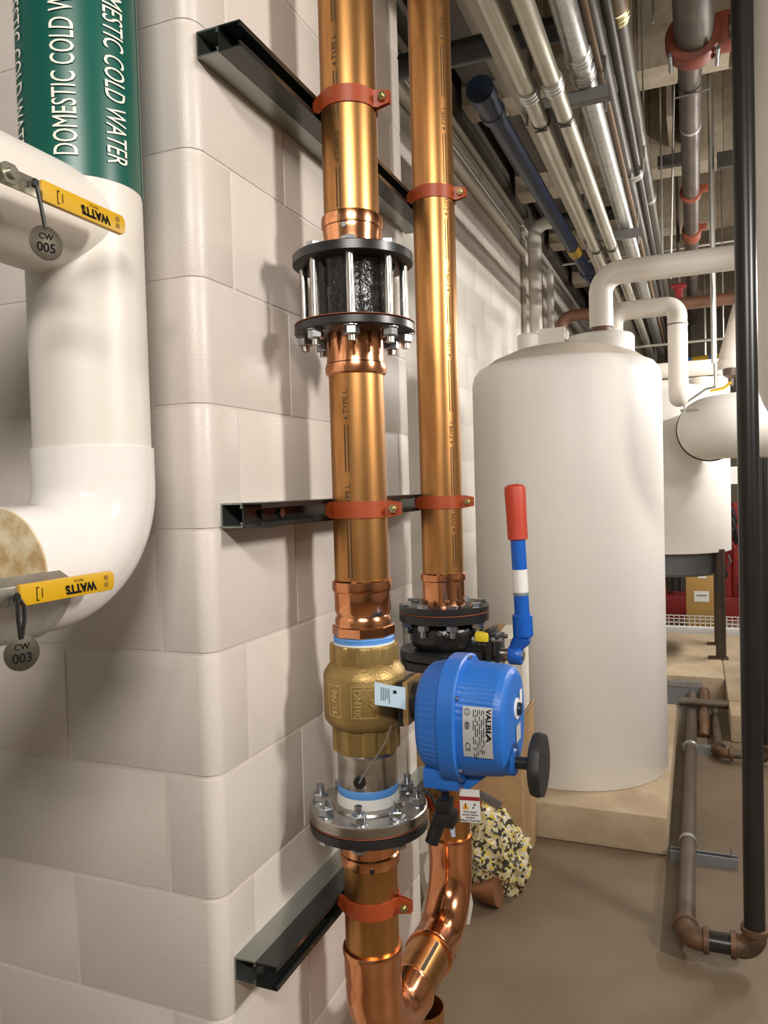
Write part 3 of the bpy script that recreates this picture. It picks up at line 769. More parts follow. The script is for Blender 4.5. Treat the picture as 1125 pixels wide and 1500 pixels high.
def tag_(y, ztop, zc, num, lab, loop):
    t = thing('valve_tag', lab, 'tag', (-.712, y, zc-.022), 'round dark valve tags')
    X = -.712; r = .0205
    b = B().lathe([(r-.001, -.0006), (r, 0), (r-.001, .0006)], (X, y, zc), (1,-.35,0), 40); b.build('disc', tagm, t)
    N = Vector((1,-.35,0)).normalized(); U = Vector((.35, 1, 0)).normalized()
    f = lambda zo: (lambda a, b_: Vector((X, y, zc+zo))+N*.0012+U*a+Vector((0,0,1))*b_)
    text_mesh('lettering', 'CW', .010, f(.007), ink, t, bold=.0001); text_mesh('lettering', num, .0155, f(-.006), ink, t, bold=.0002)
    zt = zc+r-.004
    if loop:
        b = B().tube([(X, y-.001, zt), (X+.003, y-.006, (zt+ztop)/2), (X+.004, y-.007, ztop-.004), (X+.002, y-.002, ztop)], .0022, 8)
        b.tube([(X, y+.001, zt), (X+.002, y+.004, (zt+ztop)/2), (X+.003, y+.003, ztop-.008), (X+.002, y-.002, ztop)], .0022, 8)
    else:
        b = B().tube([(X, y, zt), (X+.001, y-.006, (zt+ztop)/2), (X, y-.011, ztop)], .0024, 8)
    b.lathe([(.001, 0), (.0045, .002), (.0045, .008), (.002, .011)], (X-.002, y-(.002 if loop else .011), ztop-.004), (0,0,1), 10)
    b.build('cable_tie', plasticb, t)
tag_(.708, 1.868, 1.803, '005', 'round tag reading CW 005 on a black tie below the upper yellow handle', False)
tag_(.648, 1.387, 1.325, '003', 'round tag reading CW 003 on a black tie below the lower yellow handle', True)

# ------------------------------------------------------------------ storage tanks
TX, TY, TR = -.585, 3.805, .444
t = thing('storage_tank', 'large white storage tank standing on the front concrete pad', 'tank', (TX, TY, .158))
B().lathe([(TR-.004, .158), (TR, .163), (TR, 1.985), (TR-.008, 2.025), (TR-.03, 2.055), (TR-.055, 2.066)], (TX, TY, 0), seg=96).build('shell', tankw, t, ang=60)
B().lathe([(TR-.05, 2.060), (.34, 2.100), (.24, 2.140), (.12, 2.165), (.01, 2.170)], (TX, TY, 0), seg=72).build('dome', domew, t, ang=60)
mw = B().lathe([(.158, 2.07), (.158, 2.192), (.150, 2.204), (.10, 2.212), (.01, 2.214)], (-.42, 3.86, 0), seg=56).build('manway_cover', tankw, t, ang=60)
B().lathe([(.052, 2.08), (.056, 2.16), (.058, 2.225), (.05, 2.235), (.01, 2.236)], (-.752, 3.80, 0), seg=32).build('nozzle_cap', jacket, t)
B().box((-.70, 3.78, 2.10), (-.575, 3.92, 2.255)).build('nozzle_box', jacket, t, bevel=.006)
B().box((-.148, 3.795, 1.36), (-.1405, 3.845, 1.415)).build('name_plate', galv, t)
t = thing('storage_tank', 'second white tank on dark legs behind the large storage tank', 'tank', (-.255, 6.5, .16))
B().lathe([(.49, .955), (.50, .96), (.50, 2.06), (.48, 2.13), (.40, 2.20), (.2, 2.25), (.01, 2.26)], (-.255, 6.5, 0), seg=80).build('shell', tankw, t, ang=60)
B().lathe([(.42, .78), (.44, .80), (.44, .957)], (-.255, 6.5, 0), seg=64).build('skirt', skirt, t)
for a in (-.57, -2.57, .57, 2.57):
    x, y = -.255+.485*math.cos(a), 6.5+.485*math.sin(a)
    lg = B().cyl((x, y, .168), (x, y, .98), .036, seg=20).build('leg', drainp, t)
    B().box((x-.09, y-.05, .16), (x+.05, y+.05, .169)).build('foot_plate', rust_e, lg)
for x, r_ in ((.055, .10), (.19, .065)):
    B().lathe([(r_, 2.0), (r_, 2.30), (.05, 2.31)], (x, 6.62, 0), seg=28).build('nozzle_cover', jacket, t)
t = thing('storage_tank', 'pale tank at the right edge behind the thin black riser', 'tank', (.92, 5.6, .16))
B().lathe([(.50, .95), (.50, 1.5), (.46, 1.56), (.01, 1.6)], (.92, 5.6, 0), seg=64).build('shell', jacket, t, ang=60)
B().lathe([(.47, .16), (.47, .95)], (.92, 5.6, 0), seg=48).build('skirt', skirt, t)

def insul(name, label, pts_list, r, m=jacket, parts=None, seg=28):
    t = thing(name, label, 'pipe', pts_list[0])
    B().tube(pts_list, r, seg).build('jacket', m, t, ang=60)
    return t
# pipe rising from the tank then running right
v0 = (-.413, 3.86, 2.245); c1 = (-.413, 3.86, 2.50); e1 = (1.6, 3.86, 2.50)
t = insul('insulated_pipe', 'white insulated pipe rising from the front tank and running right', [v0, (-.413, 3.86, 2.34)] + bend(v0, c1, e1, .095, 10) + [(.6, 3.86, 2.50), e1], .056)
B().cyl((-.413, 3.86, 2.20), (-.413, 3.86, 2.26), .046, seg=24).build('bare_stub', brownp, t)
# second insulated loop behind
p0 = (-.425, 4.6, 2.20); p1 = (-.425, 4.6, 2.47); p2 = (-.085, 4.6, 2.47); p3 = (-.085, 4.6, 1.97)
t = insul('insulated_pipe', 'white insulated loop of pipe behind the top of the front tank', [p0] + bend(p0, p1, p2, .07, 8) + bend(p1, p2, p3, .06, 8) + bend(p2, p3, (-.085, 9, 1.97), .06, 8) + [(-.085, 4.72, 1.97)], .052)
B().lathe([(.056, 0), (.056, .006)], (-.085, 4.6, 2.36), (0,0,1), 28).build('band', rusty, t)
# large branch into tank two
p0 = (1.9, 5.3, 1.835); p1 = (.09, 5.3, 1.835); p2 = (.09, 6.4, 1.835)
t = insul('insulated_duct', 'very large white insulated pipe elbow entering the second tank', [p0] + bend(p0, p1, p2, .215, 14) + [(.09, 5.62, 1.835)], .205, tankw, seg=48)
B().lathe([(.205, 0), (.214, .003), (.214, .032), (.205, .035)], (.09, 5.59, 1.835), (0,1,0), 48).build('black_band', plasticb, t)
B().cyl((.09, 5.6, 1.835), (.09, 6.10, 1.835), .198, seg=48).build('nozzle_jacket', jacket, t)
t = insul('insulated_riser', 'wide white insulated vertical pipe at the right edge', [(.52, 3.1, 1.735)] + bend((1.6, 3.1, 1.735), (.328, 3.1, 1.735), (.328, 3.1, 3), .13, 12) + [(.328, 3.1, 4.05)], .12, jacket, seg=48)
# clevis hanger on the large branch
t = thing('pipe_hanger', 'rod and bracket hanger holding the large white elbow', 'hanger', (.10, 5.05, 1.9))
B().cyl((.115, 5.05, 2.055), (.115, 5.05, 3.9), .011, seg=10).build('rod', rod_m, t)
B().tube([(.115, 5.05, 2.055), (.06, 5.05, 2.045), (-.06, 5.05, 1.965), (-.062, 5.05, 1.915)], .008, 8).build('strap', galv, t)
B().cyl((-.085, 5.05, 1.925), (.02, 5.05, 1.925), .009, seg=8).build('cross_bolt', galv, t)
# slim insulated leg with small drain valve further back
t = insul('insulated_pipe', 'slanting white insulated pipe with a yellow drain lever at the far right', [(.33, 6.0, 2.95), (.31, 6.0, 2.7), (.235, 6.0, 2.37), (.235, 6.0, 2.33)], [.03, .06, .075, .075])
B().cyl((.235, 6.0, 2.34), (.235, 6.0, 2.27), .085, seg=28).build('collar', jacket, t)
B().lathe([(.055, 0), (.05, -.05), (.02, -.07), (.018, -.12)], (.235, 5.96, 2.275), (0,0,1), 16).build('drain_valve', drainp, t)
B().tube([(.235, 5.94, 2.18), (.19, 5.94, 2.14), (.10, 5.94, 2.125)], .010, 8).build('lever', yellow, t)
for z, nm in ((2.42, 'upper'), (2.28, 'lower')):
    insul('insulated_pipe', 'horizontal white insulated pipe above the second tank, %s of the two' % nm, [(-.6, 6.9, z), (.22, 6.9, z)], .066)

# ------------------------------------------------------------------ black steel drain riser and floor run
t = thing('steel_pipe', 'black steel riser at the right that turns along the floor', 'pipe', (.144, 2.53, 0))
B().cyl((.144, 2.53, .10), (.144, 2.53, 4.09), .0302, seg=28).build('riser', blacksteel, t)
def thread_elbow(p0, p1, p2, parent, r=.034):
    p0, p1, p2 = Vector(p0), Vector(p1), Vector(p2)
    pts = bend(p0, p1, p2, .042, 8)
    a = (p0-p1).normalized(); b_ = (p2-p1).normalized()
    L = [p1+a*.068, p1+a*.067, p1+a*.052, p1+a*.050]; Rr = [.036, .0395, .0395, r]
    E_ = [p1+b_*.050, p1+b_*.052, p1+b_*.067, p1+b_*.068]
    B().tube(L+pts[1:-1]+E_, Rr+[r]*(len(pts)-2)+[r, .0395, .0395, .036], 24).build('elbow', rust_e, parent, ang=50)
thread_elbow((.144, 2.53, 1), (.144, 2.53, .075), (-1, 2.53, .075), t)
B().cyl((.10, 2.53, .075), (-.01, 2.53, .075), .0302, seg=28).build('nipple', blacksteel, t)
thread_elbow((1, 2.53, .075), (-.052, 2.53, .075), (-.052, 5, .075), t)
B().cyl((-.052, 2.58, .075), (-.045, 5.45, .075), .0295, seg=28).build('floor_run', rusty, t)
B().lathe([(.037, 0), (.040, .004), (.040, .02), (.037, .024)], (-.049, 4.35, .075), (0,1,0), 20).build('coupling', galv, t)
# strut support with pipe strap on the floor
t = thing('floor_strut', 'short galvanised strut on the floor under the rusty pipe', 'strut', (.0, 3.21, 0))
B().prism([(0,0),(.041,0),(.041,.041),(.032,.041),(.032,.038),(.038,.038),(.038,.003),(.003,.003),(.003,.038),(.009,.038),(.009,.041),(0,.041)], (-.118, 3.185, .0), (0,1,0), (0,0,1), (1,0,0), .245).build('channel', mat('floor_strut_zinc', (.32, .34, .36), .4, .7), t, ang=30)
B().lathe([(.031, -.014), (.034, -.014), (.034, .014), (.031, .014)], (-.0505, 3.205, .075), (0,1,0), 24, cap=False).build('strap', galv, t)
B().cyl((.105, 3.205, .03), (.105, 3.205, .075), .004, seg=8).build('bolt', zinc, t)
# thinner riser behind
t = thing('steel_pipe', 'thinner black steel riser standing behind the main black riser', 'pipe', (.320, 4.4, 0))
B().cyl((.320, 4.4, .10), (.320, 4.4, 1.6), .0215, seg=20).build('riser', blacksteel, t)
thread_elbow((.320, 4.4, 1), (.320, 4.4, .05), (-1, 4.4, .05), t)
B().cyl((.25, 4.4, .05), (.13, 4.4, .05), .022, seg=20).build('floor_run', rusty, t)
thread_elbow((1, 4.4, .05), (.09, 4.4, .05), (.09, 9, .05), t, .026)
B().cyl((.09, 4.45, .05), (.085, 5.3, .05), .022, seg=20).build('floor_run', rusty, t)
t = thing('steel_pipe', 'rusty pipe crossing the gap between the concrete pads', 'pipe', (.0, 5.05, 0))
B().cyl((-.12, 5.05, .135), (.5, 5.05, .135), .026, seg=20).build('cross_run', rusty, t)
B().tube([(.03, 5.45, .10), (.025, 5.1, .10), (.02, 4.9, .06), (.02, 4.8, .0)], .033, 16).build('drop', rust_e, t)
B().lathe([(.036, 0), (.036, .04)], (.40, 5.05, .135), (1,0,0), 20).build('coupling', drainp, t)
t = thing('floor_strut', 'grey strut lying between the pads beyond the rusty pipe', 'strut', (.0, 5.5, 0))
B().box((-.3, 5.46, .0), (.02, 5.5, .155)).build('channel', mat('floor_strut_zinc', (.4, .4, .4)), t)
B().box((-.3, 5.455, .125), (.02, 5.46, .155)).build('lip', galv, t)
o = B().box((-.1, 4.50, 0), (.16, 4.545, .04)).build('floor_strut', mat('floor_strut_zinc', (.4, .4, .4)), None, loc=(0, 4.5, 0)); props(o, 'low grey strut on the floor between the two concrete pads', 'strut')

# ------------------------------------------------------------------ boxes and bag on the floor
t = thing('cardboard_box', 'open brown cardboard box on the floor behind the rear riser', 'box', (-.9, 3.06, 0))
bx0, bx1, by0, by1, bh = -1.16, -.648, 2.94, 3.205, .585
B().box((bx0, by0, 0), (bx1, by0+.006, bh)).build('front_panel', cardb, t)
B().box((bx0, by1-.006, 0), (bx1, by1, bh)).build('back_panel', cardb, t)
B().box((bx0, by0+.006, 0), (bx0+.006, by1-.006, bh)).build('side_panel', cardb, t)
B().box((bx1-.006, by0+.006, 0), (bx1, by1-.006, bh)).build('side_panel', cardb, t)
B().box((bx0+.006, by0+.006, 0), (bx1-.006, by1-.006, .006)).build('bottom_panel', cardb, t)
B().prism([(0, 0), (.25, 0), (.235, .02), (.01, .015)], (bx1, by0+.01, bh), (0,1,0), (.35,0,1), (1,0,-.35), .005).build('flap', cardb, t)
b = B(); n = 10; vs = []; fs = []
for i in range(n+1):
    for z in (bh, .75, .90+.012*random.uniform(-1, 1)):
        for d in (0, .006): vs.append((bx0+.03+(.40)*i/n, by1-.004+d+.02*math.sin(i*2.1+z*9)*(z-bh)*2, z))
for i in range(n):
    for j in range(2):
        for d in (0, 1): fs.append((i*6+2*j+d, (i+1)*6+2*j+d, (i+1)*6+2*j+2+d, i*6+2*j+2+d))
    fs.append((i*6+4, (i+1)*6+4, (i+1)*6+5, i*6+5))
b.add(vs, fs).build('flap', cardb, t)
for dx in (0, .03, .045, .08): sheet('print_line', -.82+dx, -.814+dx, .455, .485, 1, 1, plane_map((0, by0-.001, 0), (1,0,0), (0,0,1)), brownp, t)
t = thing('white_carton', 'narrow white carton standing up inside the cardboard box', 'carton', (-.70, 3.08, .006))
B().box((-.775, 3.03, .008), (-.655, 3.16, .885)).build('body', carton, t, bevel=.003)
B().prism([(0, 0), (.115, 0), (.10, .03), (.02, .028)], (-.772, 3.158, .885), (1,0,0), (0,.5,1), (0,1,-.5), .003).build('flap', carton, t)
# bag of fittings
bagm = bpy.data.materials.new('printed_bag'); bagm.use_nodes = True
nt = bagm.node_tree; bs = nt.nodes['Principled BSDF']; bs.inputs['Roughness'].default_value = .28
tc = nt.nodes.new('ShaderNodeTexCoord'); mp = nt.nodes.new('ShaderNodeMapping'); mp.inputs['Rotation'].default_value = (.4, .5, .7)
nt.links.new(tc.outputs['Object'], mp.inputs['Vector'])
wv = nt.nodes.new('ShaderNodeTexWave'); wv.inputs['Scale'].default_value = 34; wv.inputs['Distortion'].default_value = 6; wv.inputs['Detail'].default_value = 1.5; wv.inputs['Detail Scale'].default_value = 2
vo = nt.nodes.new('ShaderNodeTexVoronoi'); vo.inputs['Scale'].default_value = 85
nt.links.new(mp.outputs['Vector'], wv.inputs['Vector']); nt.links.new(mp.outputs['Vector'], vo.inputs['Vector'])
r1 = nt.nodes.new('ShaderNodeValToRGB'); r1.color_ramp.interpolation = 'CONSTANT'
r1.color_ramp.elements[0].color = (.62, .57, .47, 1); r1.color_ramp.elements[1].position = .72; r1.color_ramp.elements[1].color = (.66, .50, .05, 1)
r2 = nt.nodes.new('ShaderNodeValToRGB'); r2.color_ramp.interpolation = 'CONSTANT'
r2.color_ramp.elements[0].color = (1, 1, 1, 1); r2.color_ramp.elements[0].position = 0
r2.color_ramp.elements[1].position = .68; r2.color_ramp.elements[1].color = (0, 0, 0, 1)
sp = nt.nodes.new('ShaderNodeSeparateColor'); nt.links.new(vo.outputs['Color'], sp.inputs[0])
nt.links.new(sp.outputs[0], r2.inputs['Fac']); nt.links.new(wv.outputs['Fac'], r1.inputs['Fac'])
mx = nt.nodes.new('ShaderNodeMix'); mx.data_type = 'RGBA'
mx.inputs[6].default_value = (.055, .05, .03, 1); nt.links.new(r2.outputs['Color'], mx.inputs[0]); nt.links.new(r1.outputs['Color'], mx.inputs[7])
nt.links.new(mx.outputs[2], bs.inputs['Base Color'])
from mathutils import noise as mn
t = thing('fittings_bag', 'printed yellow and black plastic bag slumped in front of the cardboard box', 'bag', (-.71, 2.76, 0))
bm = bmesh.new(); bmesh.ops.create_icosphere(bm, subdivisions=5, radius=1)
for v in bm.verts:
    p = v.co.copy(); nz = mn.noise(p*2.3)*.24+mn.noise(p*5+Vector((3, 1, 7)))*.17+abs(mn.noise(p*10))*.12
    p *= 1+nz
    h = max(0, p.z*.5+.5)
    q = Vector((-.705+p.x*.120*(1.15-.30*h)-.03*h, 2.76+p.y*.10*(1.15-.3*h), max(.001, .135+p.z*.155)))
    v.co = q - Vector((-.71, 2.76, 0))
me = bpy.data.meshes.new('sack'); bm.to_mesh(me); bm.free(); me.shade_smooth(); me.materials.append(bagm)
o = bpy.data.objects.new('sack', me); col.objects.link(o); o.parent = t
bm = bmesh.new(); bmesh.ops.create_icosphere(bm, subdivisions=4, radius=1)
for v in bm.verts:
    p = v.co.copy()*(1+mn.noise(v.co*3+Vector((9, 2, 4)))*.35+mn.noise(v.co*8)*.15)
    v.co = Vector((.075+p.x*.045, -.01+p.y*.04, max(.0015, .11+p.z*.11)))
me = bpy.data.meshes.new('bag_neck'); bm.to_mesh(me); bm.free(); me.shade_smooth(); me.materials.append(bagm)
o = bpy.data.objects.new('bag_neck', me); col.objects.link(o); o.parent = t
t = thing('copper_elbow', 'loose dull copper fitting poking from under the printed bag', 'pipe fitting', (-.70, 2.645, 0))
B().tube([(-.775, 2.65, .036), (-.73, 2.642, .043), (-.69, 2.636, .052), (-.672, 2.634, .055)], [.020, .036, .047, .049], 24).build('body', mat('dull_copper', (.38, .17, .085), .4, .7), t)
o = B().box((-.012, -.003, 0), (.012, .003, .0015), Matrix.Translation((.015, 2.72, 0)) @ Matrix.Rotation(.1, 4, 'Z')).build('paper_scrap', white_lbl, None, loc=(.015, 2.72, 0)); props(o, 'tiny white scrap on the floor beside the black riser', 'scrap')
t = thing('bagged_manual', 'crumpled printed paper between pier and rear riser near the floor', 'paper', (-.80, 2.45, 0))
b = B(); vs = []; fs = []
for i in range(7):
    for j in range(7): vs.append((-.92+.03*i+.01*math.sin(j*1.7), 2.50+.015*math.sin(i*2+j), .0+.055*j+.012*math.sin(i*1.3)*(1 if j else 0)+.001))
for i in range(6):
    for j in range(6): fs.append((i*7+j, (i+1)*7+j, (i+1)*7+j+1, i*7+j+1))
b.add(vs, fs).build('sheet', carton, t)

# ------------------------------------------------------------------ conduits and pipes overhead
def conduit(name, label, x, z, r, m, y0, y1, coups=(), cat='conduit', cm=None, group=None):
    t = thing(name, label, cat, (x, y0, z), group)
    B().cyl((x, y0, z), (x, y1, z), r, seg=28).build('tube', m, t)
    for yc in coups:
        b = B().lathe([(r+.001, 0), (r+.006, .004), (r+.006, .018), (r+.002, .022), (r+.006, .026), (r+.006, .040), (r+.002, .044), (r+.006, .048), (r+.006, .062), (r+.001, .066)], (x, yc, z), (0,1,0), 28)
        b.build('coupling', cm or galv, t)
    return t
GA = 'galvanised conduits on the trapeze'
conduit('conduit', 'galvanised conduit nearest the block wall, leftmost of the bright overhead three', -.497, 2.8, .030, galv_y, -.5, 9.0, (2.56,), group=GA)
conduit('conduit', 'galvanised conduit in the middle of the bright overhead three', -.414, 2.8, .030, galv_y, -.5, 9.0, (2.54,), group=GA)
conduit('conduit', 'thickest galvanised conduit, rightmost of the bright overhead three', -.342, 2.912, .039, galv, -.5, 9.0, (2.62, 2.73), group=GA)
for x, z, r, y0 in ((-.290, 3.0, .030, -.5), (-.242, 3.02, .018, -.5)):
    t = conduit('conduit', 'dark grey overhead conduit, %s of the strapped pair' % ('thicker' if r > .02 else 'thinner'), x, z, r, galv_g, y0, 9.0, ())
t = conduit('pipe_run', 'dull overhead pipe with bright banded couplings beside the dark conduit pair', -.232, 3.14, .036, drain_l, -.5, 8.0, ())
for yc in (2.62, 2.82):
    B().lathe([(.037, 0), (.044, .003), (.044, .02), (.040, .023), (.044, .026), (.044, .045), (.040, .048), (.044, .051), (.044, .07), (.037, .073)], (-.232, yc, 3.14), (0,1,0), 28).build('coupling', yzinc, t)
B().cyl((-.232, 2.693, 3.14), (-.232, 2.82, 3.14), .041, seg=24).build('sleeve', mat('tan_sleeve', (.24, .16, .07), .5), t)
for yc in (4.75, 6.2):
    B().lathe([(.037, 0), (.042, .003), (.042, .03), (.037, .033)], (-.232, yc, 3.14), (0,1,0), 28).build('band', galv, t)
t = conduit('conduit', 'rust streaked pipe running just right of the thick conduit', -.288, 2.93, .010, mat('rust_streak', (.17, .10, .05), .6), -.5, 9.0, (), 'pipe')
t = conduit('conduit', 'thin grey conduit with a small coupling high above the trapeze', -.36, 3.13, .012, galv_g, -.5, 9.0, (3.45,))
# trapeze hangers
for i, yt in enumerate((2.80, 4.42)):
    t = thing('trapeze_hanger', 'short strut trapeze hung on a rod under the bright conduits, %s one' % ('nearer' if i == 0 else 'farther'), 'hanger', (-.31, yt, 2.84), 'trapeze hangers')
    B().prism([(0,0),(.041,0),(.041,.041),(.032,.041),(.032,.038),(.038,.038),(.038,.003),(.003,.003),(.003,.038),(.009,.038),(.009,.041),(0,.041)], (-.56, yt, 2.831), (0,1,0), (0,0,1), (1,0,0), .300).build('channel', mat('hanger_strut', (.16, .155, .145), .45, .5), t, ang=30)
    for x in (-.548, -.272): B().cyl((x, yt+.02, 2.79), (x, yt+.02, 4.1), .005, seg=8).build('rod', rod_m, t)
    for x, r in ((-.497, .030), (-.414, .030)):
        B().lathe([(r+.0005, 0), (r+.003, .0), (r+.003, .022), (r+.0005, .022)], (x, yt+.01, 2.8), (0,1,0), 24, cap=False).build('conduit_strap', galv_g, t)
        B().cyl((x-.022, yt+.02, 2.765), (x+.022, yt+.02, 2.765), .003, seg=6).build('strap_screw', galv_g, t)
    B().box((-.26, yt, 2.829), (-.258, yt+.041, 2.874)).build('end_cap', galv_g, t)
# strap on the grey pair
t = thing('conduit_strap', 'bright wide strap slung under the dark grey conduit pair', 'strap', (-.245, 3.95, 2.95))
for d in (0, .035):
    pts = [(-.330, 3.95+d, 3.03)] + [(-.272+.056*math.cos(a), 3.95+d, 3.0+.036*math.sin(a)) for a in [PI+PI*i/10 for i in range(11)]] + [(-.21, 3.95+d, 3.06)]
    b = B(); vs = []; fs = []
    for p in pts:
        for dy in (0, .026): vs.append((p[0], p[1]+dy, p[2])); vs.append((p[0], p[1]+dy, p[2]-.003))
    for i in range(len(pts)-1):
        a = 4*i; c_ = a+4; fs += [(a, c_, c_+2, a+2), (a+1, a+3, c_+3, c_+1), (a, a+1, c_+1, c_), (a+2, c_+2, c_+3, a+3)]
    b.add(vs, fs).build('band', galv, t)
B().cyl((-.21, 3.97, 3.05), (-.21, 3.97, 4.1), .005, seg=8).build('rod', rod_m, t)
# large drain with grooved couplings
t = thing('drain_pipe', 'dark overhead drain pipe with red grooved couplings', 'pipe', (0, 3.0, 3.2))
B().cyl((.02, -.5, 3.22), (.015, 3.30, 3.22), .072, seg=36).build('large_pipe', drain_l, t)
B().lathe([(.074, 0), (.098, .006), (.104, .02), (.098, .05), (.104, .075), (.098, .092), (.062, .10)], (.014, 3.26, 3.22), (0,1,0), 40).build('reducing_coupling', vic, t)
B().box((.09, 3.27, 3.16), (.20, 3.36, 3.29)).build('coupling_outlet', vic, t, bevel=.02)
B().cyl((.14, 3.31, 3.22), (.2, 3.31, 3.22), .06, seg=28).build('branch_pipe', drainp, t)
for x, z in ((-.07, 3.15), (.10, 3.14)): B().cyl((x, 3.25, z), (x, 3.38, z), .009, seg=8).build('bolt', zinc, t)
B().cyl((.0, 3.3, 3.21), (-.015, 9.0, 3.21), .047, seg=28).build('small_pipe', drainp, t)
for yc, L in ((4.98, .035), (5.72, .16)):
    B().lathe([(.05, 0), (.062, .004), (.062, L-.004), (.05, L)], (-.006, yc, 3.21), (0,1,0), 28).build('coupling', vic, t)
    B().box((.045, yc, 3.2), (.09, yc+.03, 3.24)).build('coupling_lug', vic, t, bevel=.004)
b = B().lathe([(.048, 0), (.0505, .001), (.0505, .02), (.048, .021)], (-.001, 3.62, 3.21), (0,1,0), 28); b.build('hanger_band', galv_g, t)
b = B().lathe([(.048, 0), (.0505, .001), (.0505, .02), (.048, .021)], (-.001, 4.05, 3.21), (0,1,0), 28); b.build('hanger_band', galv, t)
B().cyl((-.07, 3.63, 3.155), (.075, 3.63, 3.165), .004, seg=8).build('cross_bolt', rod_m, t)
# hanging rods in view
rods = [(-.12, 3.0, 3.15, 'hanging beside the banded pipe'), (-.145, 4.3, 2.6, 'hanging left of the drain pipe, full length'), (.09, 4.35, 2.1, 'thick and bright, hanging right of the drain pipe'), (.12, 5.9, 2.4, 'thin, farther right of the drain pipe'), (.205, 6.4, 2.4, 'thin, farthest right near the black riser')]
for x, y, z, d in rods:
    r = .010 if 'thick' in d else .0045
    if 'thick' in d:
        t = thing('hanger_rod', 'steel hanger rod ' + d, 'rod', (x, y, z), 'hanger rods')
        B().cyl((x, y, z), (x, y, 3.62), r, seg=10).build('rod', rod_m, t)
        B().tube([(x-.03, y, 3.60), (x, y, 3.62), (x+.03, y, 3.66), (x+.03, y, 3.72)], .018, 8).build('beam_clamp', plasticb, t)
    else:
        o = B().cyl((x, y, z), (x, y, 4.1), r, seg=8).build('hanger_rod', rod_m, None, loc=(x, y, z)); props(o, 'steel hanger rod ' + d, 'rod', 'hanger rods')
o = B().cyl((-.115, 4.6, 2.62), (-.06, 4.35, 4.1), .006, seg=8).build('hanger_rod', rod_m, None, loc=(-.05, 4.6, 2.62)); props(o, 'slanting bright steel rod in front of the drain pipe', 'rod')
# dark overhead steel and odd pieces
o = B().box((.14, 5.0, 3.33), (.4, 5.05, 3.42)).build('support_angle', galv_g, None, loc=(.1, 5, 3.33)); props(o, 'dark steel angle under the second concrete beam', 'bracket')
o = B().box((-.18, 4.75, 3.30), (.02, 4.80, 3.36)).build('support_angle', galv_g, None, loc=(-.1, 4.75, 3.3)); props(o, 'dark short strut left of the drain pipe', 'bracket')
for i in range(3):
    o = B().box((-.13+.075*i, 4.86, 3.62), (-.10+.075*i, 5.3, 4.09)).build('formed_rib', mat('grey_rib', (.30, .25, .19), .8), None, loc=(-.1+.07*i, 5.25, 3.6)); props(o, 'pale ribbed infill strip between the concrete beams, %s of three' % ('left', 'middle', 'right')[i], 'rib', 'ribbed infill strips')
# blue pipe near the wall
t = thing('blue_pipe', 'dark blue overhead pipe with a capped end near the far wall', 'pipe', (-.785, 3.1, 3.1))
B().cyl((-.787, 3.2, 3.1), (-.72, 7.6, 3.1), .043, seg=28).build('tube', navy, t)
B().lathe([(.05, 0), (.057, .004), (.057, .09), (.050, .095), (.050, .19), (.055, .195), (.055, .24), (.045, .245)], (-.787, 3.08, 3.1), (0,1,0), 28).build('end_cap', navy, t)
B().cyl((-.757, 5.35, 3.1), (-.754, 5.52, 3.1), .046, seg=24).build('yellow_band', navyband, t)
for yc in (6.0, 6.7): B().lathe([(.044, 0), (.053, .004), (.053, .10), (.044, .104)], (-.745, yc, 3.1), (0,1,0), 24).build('coupling', navy, t)
o = B().box((-.80, .5, 3.30), (-.765, 3.6, 3.34)).build('steel_rail', mat('pale_rail', (.30, .26, .21), .6), None, loc=(-.78, 2, 3.3)); props(o, 'pale straight rail running to the blue pipe cap', 'rail')
o = B().cyl((-1.19, 2.66, 3.02), (-.375, 2.66, 3.02), .042, seg=24).build('black_pipe', plasticb, None, loc=(-.7, 2.66, 3.02)); props(o, 'short black insulated pipe crossing behind the rear copper riser', 'pipe')
o = B().box((-.575, .5, 2.85), (-.545, 9.0, 2.875)).build('cable_duct', mat('pale_duct', (.42, .38, .31), .6), None, loc=(-.65, 3, 3.0)); props(o, 'pale flat duct running left of the bright conduits', 'duct')
# white pvc pipe down the far wall
p0 = (-1.12, 5.95, 1.0); p1 = (-1.12, 5.95, 3.48); p2 = (-.2, 5.95, 3.48)
t = thing('pvc_pipe', 'white pvc pipe with an elbow beside the far wall', 'pipe', p0)
B().tube([p0] + bend(p0, p1, p2, .10, 10) + [(-.92, 5.95, 3.48)], .048, 28).build('tube', pvcpipe, t)
for z in (3.28,): B().lathe([(.048, 0), (.054, .003), (.054, .10), (.048, .103)], (-1.12, 5.95, z), (0,0,1), 28).build('collar', pvcpipe, t)
B().cyl((-.94, 5.95, 3.48), (-.5, 5.95, 3.48), .05, seg=24).build('black_sleeve', plasticb, t)
o = B().cyl((-1.15, 6.8, 1.0), (-1.15, 6.8, 3.36), .030, seg=20).build('pvc_pipe', pvcpipe, None, loc=(-1.15, 6.8, 1)); props(o, 'thinner white vertical pipe behind the white pvc pipe', 'pipe')
o = B().cyl((-1.195, 5.9, 1.0), (-1.195, 5.9, 3.46), .014, seg=12).build('wall_conduit', beige_cond, None, loc=(-1.195, 5.9, 1)); props(o, 'slim vertical conduit on the far wall left of the white pvc pipe', 'conduit')
